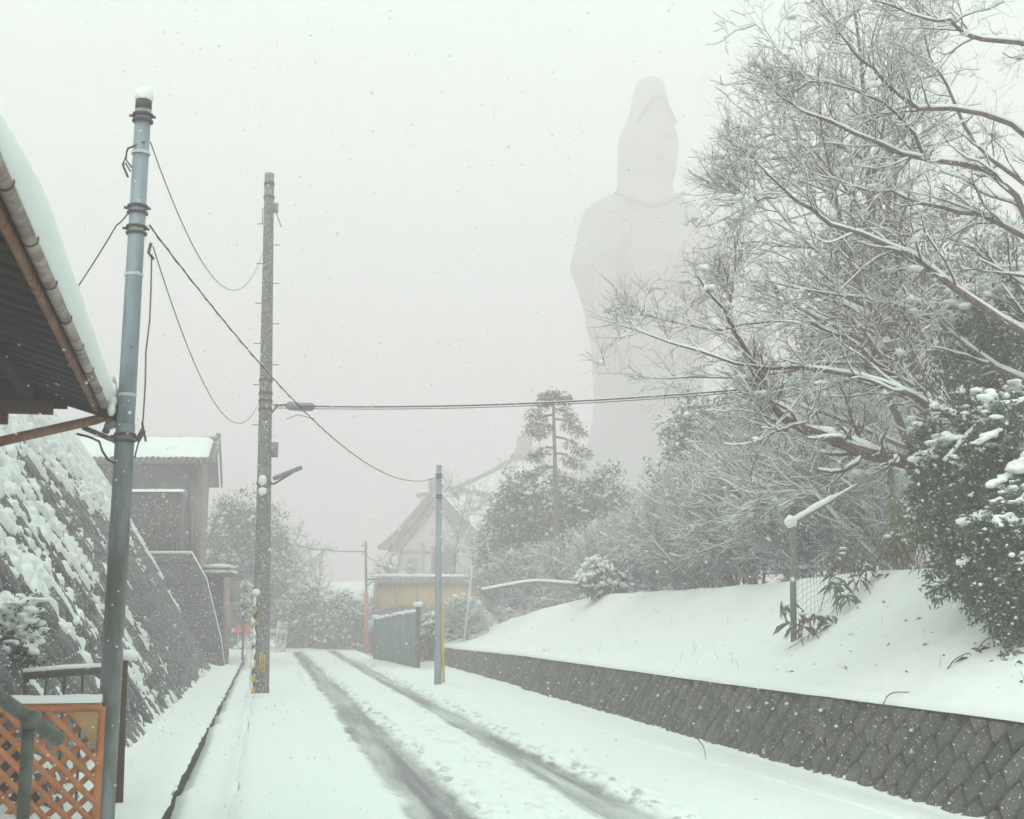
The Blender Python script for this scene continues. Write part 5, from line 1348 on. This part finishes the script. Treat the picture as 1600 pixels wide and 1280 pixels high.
# ------------------------------------------------------------------ wire fence on the bank
fn = thing('wire_fence', 'green wire-mesh fence with snow on its sloping top rail on the bank', 'fence', P(1240, 1035, 16.7))
b0, t0_ = P(1240, 1040, 16.7), P(1238, 818, 16.7); b1, t1_ = P(1400, 915, 19), P(1393, 727, 19)
b2 = b1 + (b1 - b0) * .8; t2_ = t1_ + (t1_ - t0_) * .8
for b, t in ((b0, t0_), (b1, t1_)):
    mb = MB(); mb.tube([b - [0, 0, .3], t], .042, 10); mb.build('post', 'fence_post', fn, True)
mb = MB(); mb.tube([t0_, t1_, t2_], .026, 8); mb.build('top_rail', 'fence_post', fn, True)
mb = MB(); nv = 30
for k in range(nv):
    u = (k + .5) / nv; lo = b0 + (b1 - b0) * u; hi = t0_ + (t1_ - t0_) * u
    z = np.linspace(0, 1, 9)[:, None]; p = lo + (hi - lo) * z + np.sin(z * 9 + k) * .012 * RT; mb.tube(p, .0024, 3, False)
for k in range(22):
    v = (k + .5) / 22; u = np.linspace(0, 1, 25)[:, None]; p = (b0 + (t0_ - b0) * v) + ((b1 + (t1_ - b1) * v) - (b0 + (t0_ - b0) * v)) * u
    p[:, 2] += -.03 * np.sin(u[:, 0] * math.pi) + .012 * np.sin(u[:, 0] * 40 + k); mb.tube(p, .0024, 3, False)
mb.build('wire_net', 'mesh_wire', fn)
pts = np.array([t0_ + (t1_ - t0_) * u for u in np.linspace(-.03, .62, 18)]); rs = .036 * (.55 + .9 * fbm(np.arange(18) * .7, np.zeros(18), 3)); rs[11:] *= np.linspace(.8, .25, 7)
mb = MB(); mb.tube(pts + np.stack([rs * 0, rs * 0, rs * .7 + .015], -1), rs, 10)
V, T = blobs(np.array([t0_ + [-.02, 0, .02], t1_ + [-.03, 0, .06]]), np.array([[.085, .085, .09], [.07, .07, .08]]), subdiv(*ICO1), .05); mb.build('rail_snow', 'snow', fn, True)
for p_, s__ in ((t0_ + [-.02, 0, .02], (.085, .085, .09)), (t1_ + [-.03, 0, .06], (.07, .07, .08))):
    V, T = blobs(np.array([p_]), np.array([s__]), subdiv(*ICO1), .05); mb = MB(); mb.add(V, None, T); mb.build('post_snow', 'snow', fn, True)

# bamboo grass along the fence and the shrub feet
spots = [(1255, 1030, 16.3, .8, 'at the foot of the first fence post'), (1310, 1000, 16.6, 1.0, 'leaning out in front of the wire mesh'), (1345, 975, 16.8, .9, 'by the middle of the wire mesh'),
         (1420, 945, 16.9, .9, 'below the second fence post'), (1420, 930, 16.6, 1.3, 'right of the second fence post'),
         (1455, 915, 15.8, 1.2, 'at the foot of the leafy evergreen shrub'), (1500, 915, 14.8, 1.0, 'under the glossy evergreen at right'), (1425, 870, 18.8, 1.3, 'rising tall behind the second fence post')]
for k, (px, py, d, sc, where) in enumerate(spots):
    rg = np.random.default_rng(200 + k); b_ = gp(px, d, .05)
    root = thing('bamboo_grass', 'clump of bamboo grass ' + where, 'bamboo grass', b_)
    sm, lf, dry, sn = MB(), MB(), MB(), MB()
    for s in range(6 if sc < 1.2 else 9):
        top = b_ + np.array([rg.normal(0, .16), rg.normal(0, .16), sc * rg.uniform(.25, .75)]); base_ = b_ + np.array([rg.normal(0, .12), rg.normal(0, .12), -.05])
        sm.tube(smooth_line([base_, (base_ + top) / 2 + rg.standard_normal(3) * .03, top], 5), .005, 4)
        n_ = 8; D = rg.standard_normal((n_, 3)) * [1, 1, .3] + [0, 0, -.55]
        V, T = leaves(np.repeat(top[None], n_, 0) + rg.standard_normal((n_, 3)) * .04, D, rg.uniform(.14, .26, n_), rg.uniform(.03, .05, n_), rg, .35)
        (lf if s % 4 else dry).add(V, None, T)
        if rg.random() < .5: V, T = blobs(top[None] + [[0, 0, .01]], np.array([[.05, .05, .022]]), ICO1, .2, rg); sn.add(V, None, T)
    sm.build('stem', 'bark', root); lf.build('leaf_spray', 'bamboo', root); dry.build('dry_leaf_spray', 'leaf_dry', root)
    if sn.n: sn.build('snow_tuft', 'snow', root, True)
# twigs and leaves poking through the snow on the bank
tw = [([(1376, 1078), (1385, 1058), (1400, 1052), (1425, 1054), (1445, 1070), (1451, 1080)], 'thin arched twig sticking out of the snow below the fence'),
      ([(1484, 1105), (1495, 1090), (1515, 1080), (1525, 1085), (1532, 1095)], 'crooked brown twig on the bank near the right edge'),
      ([(1528, 1075), (1545, 1055), (1570, 1050), (1600, 1045)], 'dead stem lying on the snow at the right edge'),
      ([(1090, 1176), (1100, 1190), (1104, 1210)], 'single dry grass stalk on the verge in front of the wall')]
for k, (pts, lab) in enumerate(tw):
    d = 11.5 if k < 3 else 13.2
    pp = []
    for (x, y) in pts:
        r, f = ray(x, y); s = d / f; p = np.array((0, 0, HC)) + r * s; pp.append(p)
    # rest the ends on the surface
    off = float(bank_z(pp[0][0], pp[0][1])) - pp[0][2] if k < 3 else .14 - min(p[2] for p in pp)
    pp = [p + [0, 0, off] for p in pp]
    mb = MB(); mb.tube(smooth_line(pp, 12), np.linspace(.007, .003, 12), 5); mb.top('dead_twig', 'bark', lab, 'twig', smooth=True)
rg = np.random.default_rng(31)
mb = MB(); pos = []
while len(pos) < 70:
    x, y = rg.uniform(5.9, 8.2), rg.uniform(8.3, 15.0); pos.append((x, y, float(bank_z(x, y)) + .005))
pos = np.array(pos); V, T = leaves(pos, rg.standard_normal((70, 3)) * [1, 1, .25] + [0, 0, .15], rg.uniform(.04, .1, 70), .035, rg, .1); mb.add(V, None, T)
o = mb.build('fallen_leaf', 'leaf_dry'); tag(o, 'scattered dead leaves lying on the snow of the right bank', 'leaf litter', kind='stuff')
sk = MB()
for k in range(46):
    x, y = rg.uniform(5.85, 8.4), rg.uniform(8.5, 24); b_ = np.array([x, y, float(bank_z(x, y)) - .03]); e_ = b_ + np.array([rg.normal(0, .06), rg.normal(0, .06), rg.uniform(.06, .2)])
    sk.tube(smooth_line([b_, (b_ + e_) / 2 + rg.standard_normal(3) * .012, e_], 4), .0022, 3)
o = sk.build('dry_stalk', 'leaf_dry'); tag(o, 'thin dry stalks poking through the snow of the right bank', 'grass', kind='stuff')
gr_ = MB(); n_ = 260; x = rg.uniform(6.2, 6.9, n_); y = rg.uniform(9.3, 10.5, n_); pos = np.stack([x, y, bank_z(x, y) - .01], -1)
V, T = leaves(pos, rg.standard_normal((n_, 3)) * [1, 1, .3] + [0, 0, .7], rg.uniform(.06, .16, n_), .012, rg, .4); gr_.add(V, None, T)
o = gr_.build('grass', 'bamboo'); tag(o, 'green grass blades showing through the snow at the right edge', 'grass', kind='stuff')
gr_ = MB(); n_ = 160; s = rg.uniform(13.2, 14.2, n_); t = rg.uniform(3.1, 3.9, n_); pos = slope_fr(s, t, np.full(n_, .03))
V, T = leaves(pos, rg.standard_normal((n_, 3)) + [.6, -.3, .2], rg.uniform(.1, .25, n_), .014, rg, .5); gr_.add(V, None, T)
o = gr_.build('grass', 'bamboo'); tag(o, 'green grass tuft growing on the left stone slope', 'grass', kind='stuff')

# ------------------------------------------------------------------ the giant statue
DS = 135.0
sb_ = P(1012, 962, DS) * [1, 1, 0]
stt = thing('giant_statue', 'colossal robed and veiled standing statue fading into the snowfall', 'statue', sb_)
mpx = DS / F
def zs_(py): return P(1012, py, DS)[2]
def xs_of(px, py): # lateral metres from the statue axis
    return float(np.dot(P(px, py, DS) - sb_, RT))
def loft(name, rings, mat_, parent, n=40, fold=0.0, nf=14, front=0.0, seed=0, yoff=0.0):
    """rings: (py, xl, xr, depth ratio); elliptical sections, drapery folds"""
    py = np.array([r[0] for r in rings], float); K = 4 * len(rings)
    pys = np.linspace(py[0], py[-1], K)
    xl = np.interp(pys, py, [r[1] for r in rings]); xr = np.interp(pys, py, [r[2] for r in rings]); dr = np.interp(pys, py, [r[3] for r in rings])
    a = np.arange(n) / n * 2 * math.pi; V = []
    for k, y in enumerate(pys):
        l, r_ = xs_of(xl[k], y), xs_of(xr[k], y); c = (l + r_) / 2; w = (r_ - l) / 2; z = zs_(y)
        fo = 1 + fold * np.sin(a * nf + .6 * math.sin(k * .3 + seed)) * (k / K)
        for i in range(n):
            V.append(sb_ + RT * (c + w * math.cos(a[i]) * fo[i]) + FW * (w * dr[k] * math.sin(a[i]) * fo[i] + yoff) + [0, 0, z])
    V = V + [np.mean(V[:n], 0), np.mean(V[-n:], 0)]
    q = [(k * n + i, k * n + (i + 1) % n, (k + 1) * n + (i + 1) % n, (k + 1) * n + i) for k in range(K - 1) for i in range(n)]
    t = [(K * n, (i + 1) % n, i) for i in range(n)] + [(K * n + 1, (K - 1) * n + i, (K - 1) * n + (i + 1) % n) for i in range(n)]
    mb = MB(); mb.add(V, q, t); return mb.build(name, mat_, parent, True)
loft('robe', [(298, 968, 1052, .8), (310, 955, 1060, .75), (322, 920, 1084, .62), (334, 911, 1093, .6), (350, 905, 1104, .6), (385, 899, 1112, .62), (420, 890, 1122, .66), (441, 899, 1124, .68), (484, 913, 1116, .7),
              (545, 925, 1104, .72), (622, 929, 1098, .75), (662, 926, 1102, .78), (700, 917, 1110, .8), (760, 905, 1122, .85), (960, 880, 1145, .9)], 'statue', stt, 48, .035, 13, seed=1)
loft('veil', [(122, 1008, 1026, .9), (126, 1000, 1033, .9), (133, 994, 1038, .9), (145, 990, 1041, .92), (165, 986, 1045, .95), (183, 982, 1047, .95), (192, 979, 1050, .95), (207, 971, 1057, .95), (219, 966, 1059, .95), (232, 965, 1060, .92), (266, 965, 1057, .9),
              (290, 965, 1051, .88), (303, 961, 1053, .85), (322, 925, 1082, .66), (332, 915, 1090, .6)], 'statue', stt, 40, .0, 1)
face = loft('face', [(182, 1006, 1046, .75), (190, 998, 1049, .8), (205, 992, 1053, .82), (235, 990, 1054, .85), (260, 994, 1051, .84), (278, 1003, 1045, .8), (290, 1012, 1036, .7)], 'statue', stt, 30, 0, 1, yoff=-.9)
KS = DS / 205
fc = lambda px, py, f_: P(px, py, DS) - FW * f_ * KS
mb = MB(); mb.tubek(KS, [fc(1026, 222, 4.5), fc(1027, 240, 5.1), fc(1027, 249, 5.4)], [.15, .28, .34], 8); mb.build('nose', 'statue', face, True)
for px in (1009, 1040): mb = MB(); mb.tubek(KS, [fc(px - 9, 226, 4.35), fc(px, 229, 4.6), fc(px + 8, 226, 4.35)], [.08, .2, .08], 8); mb.build('eyelid', 'statue_shade', face, True)
mb = MB(); mb.tubek(KS, [fc(1018, 262, 4.4), fc(1026, 264, 4.7), fc(1034, 262, 4.4)], [.1, .22, .1], 8); mb.build('mouth', 'statue_shade', face, True)
mb = MB(); mb.tubek(KS, smooth_line([fc(992, 205, 3.6), fc(1005, 185, 4.0), fc(1024, 164, 4.2), fc(1041, 185, 4.0), fc(1052, 205, 3.4)], 14), .35, 8); mb.build('crown_band', 'statue_shade', stt, True)
for pts, rs, nm in (([(932, 372, 2), (916, 415, 4), (938, 432, 9), (968, 398, 11)], [2.0, 2.6, 2.2, 1.3], 'arm'), ([(1086, 372, 2), (1096, 420, 4), (1082, 452, 9), (1048, 440, 11)], [2.0, 2.6, 2.2, 1.3], 'arm')):
    mb = MB(); mb.tubek(KS, smooth_line([fc(*p) for p in pts], 14), np.interp(np.linspace(0, 1, 14), np.linspace(0, 1, 4), rs), 14); mb.build(nm, 'statue', stt, True)
    e = fc(*pts[2]); 
    mb = MB(); V = smooth_line([e + [0, 0, (-.5) * KS], e + [0, 0, (-8) * KS], e + [0, 0, (-15) * KS]], 10); mb.tubek(KS, V, np.interp(np.linspace(0, 1, 10), [0, .5, 1], [2.0, 1.7, .7]), 12); mb.build('sleeve_drape', 'statue', stt, True)
hx = fc(968, 398, 11.3)
mb = MB(); mb.tubek(KS, [hx, hx + [0, 0, (1.0) * KS], hx + [.1, 0, 1.9 * KS]], [.75, .85, .6], 10)
for k in range(4): mb.tubek(KS, [hx + RT * KS * (k - 1.5) * .38 + [0, 0, (1.6) * KS], hx + RT * KS * (k - 1.5) * .42 - FW * KS * .3 + [0, 0, (2.9 - abs(k - 1.4) * .2) * KS], hx + RT * KS * (k - 1.5) * .4 - FW * KS * .6 + [0, 0, (3.6 - abs(k - 1.4) * .3) * KS]], [.2, .18, .12], 6)
mb.tubek(KS, [hx + RT * KS * .7 + [0, 0, (.9) * KS], hx + RT * KS * 1.2 - FW * KS * .4 + [0, 0, (1.8) * KS]], [.22, .14], 6); mb.build('hand', 'statue', stt, True)
hv = fc(1048, 440, 11.6); mb = MB(); mb.tubek(KS, [hv + RT * KS * .8, hv, hv - RT * KS * .9], [.7, .85, .6], 10)
for k in range(4): mb.tubek(KS, [hv - RT * KS * .7 + [0, 0, (.55 - k * .36) * KS], hv - RT * KS * 1.5 - FW * KS * .3 + [0, 0, (.5 - k * .36) * KS], hv - RT * KS * 1.9 + [0, 0, (.4 - k * .34) * KS]], [.2, .18, .12], 6)
mb.tubek(KS, [hv + [0, 0, (.5) * KS], hv - RT * KS * .7 - FW * KS * .3 + [0, 0, (1.2) * KS]], [.24, .14], 6); mb.build('hand', 'statue', stt, True)
mb = MB(); f0 = hv - RT * KS * 1.6 - FW * KS * .2; mb.tubek(KS, [f0 + [0, 0, (z) * KS] for z in (-3.4, -3.2, -2.0, -.8, 0, .9, 1.2)], [.2, .8, 1.0, .6, .35, .35, .55], 12); mb.build('water_vase', 'statue', stt, True)
for dx, yb in ((-.35, 690), (.0, 720), (.35, 690)):
    xx = dx * 20
    mb = MB(); mb.tubek(KS, smooth_line([P(1010, 470, DS) + RT * KS * xx * .6 - FW * KS * 7.6, P(1010, 560, DS) + RT * KS * xx * .55 - FW * KS * 7.2, P(1010, yb, DS) + RT * KS * xx * .7 - FW * KS * 8.0], 10), .45, 8); mb.build('robe_fold', 'statue', stt, True)
mb = MB(); mb.tubek(KS, smooth_line([fc(958, 318, 5.6), fc(990, 338, 7.4), fc(1015, 345, 7.8), fc(1040, 336, 7.4), fc(1062, 318, 5.6)], 14), .4, 8); mb.build('neckline', 'statue_shade', stt, True)  # darker tone paints in the shade along the neck fold
mb = MB(); c_ = sb_; mb.tubek(KS, [c_ + [0, 0, (z) * KS] for z in (-.2, 0, 3, 3.5, 5, 6)], [17, 17, 16.5, 18, 17, 13], 28); mb.build('pedestal', 'statue', stt)

# ------------------------------------------------------------------ falling snow
rg = np.random.default_rng(99)
NF = 210000
dep = 3.0 + 42 * rg.random(NF) ** .5
uu = rg.uniform(-.62, .62, NF); vv = rg.uniform(-.30, .66, NF)
pos = np.outer(dep, FW) + (dep * uu)[:, None] * RT + np.stack([np.zeros(NF), np.zeros(NF), HC + dep * vv], -1)
keep = (pos[:, 2] > .2) & (pos[:, 2] < 13) & ~((pos[:, 0] < -1.05) & (pos[:, 1] < 9.7) & (pos[:, 2] > EZ - .02))
slope_x = SLX - pos[:, 2] / math.tan(SLA)
keep &= ~((pos[:, 0] < slope_x - .0) & (pos[:, 1] > Y0S))
pos = pos[keep]; NF = len(pos)
v8 = np.array([(1, 1, 1), (-1, -1, 1), (-1, 1, -1), (1, -1, -1)], float) * .85
f8 = np.array([(0, 1, 2), (0, 3, 1), (0, 2, 3), (1, 3, 2)])
size = rg.uniform(.0024, .0064, NF)
ax = rg.uniform(.55, 1.25, (NF, 3))
V = v8[None] * (size[:, None] * ax)[:, None, :] * (1 + .25 * rg.standard_normal((NF, 4, 1))) + pos[:, None, :]
T = (np.arange(NF) * 4)[:, None, None] + f8[None]
me = mesh_np('falling_snow', V.reshape(-1, 3), None, T.reshape(-1, 3), True)
tag(link('falling_snow', me, 'flake'), 'countless snowflakes falling through the air', 'snow', kind='stuff')

# ------------------------------------------------------------------ haze: snowy air round the whole place
mb = MB(); mb.box((0, 140, 32.35), (806, 590, 67.3))
mh = bpy.data.materials.new('haze'); mh.use_nodes = True; nt = mh.node_tree; nt.nodes.clear()
om = nt.nodes.new('ShaderNodeOutputMaterial'); pv_ = nt.nodes.new('ShaderNodeVolumePrincipled')
pv_.inputs['Color'].default_value = (1.0, 0.876, 0.94, 1)
pv_.inputs['Density'].default_value = HAZE_DENSITY
pv_.inputs['Anisotropy'].default_value = 0.0
nt.links.new(pv_.outputs[0], om.inputs['Volume'])
tag(mb.build('haze', mh), 'pale snowy haze filling the air', 'haze', kind='stuff')
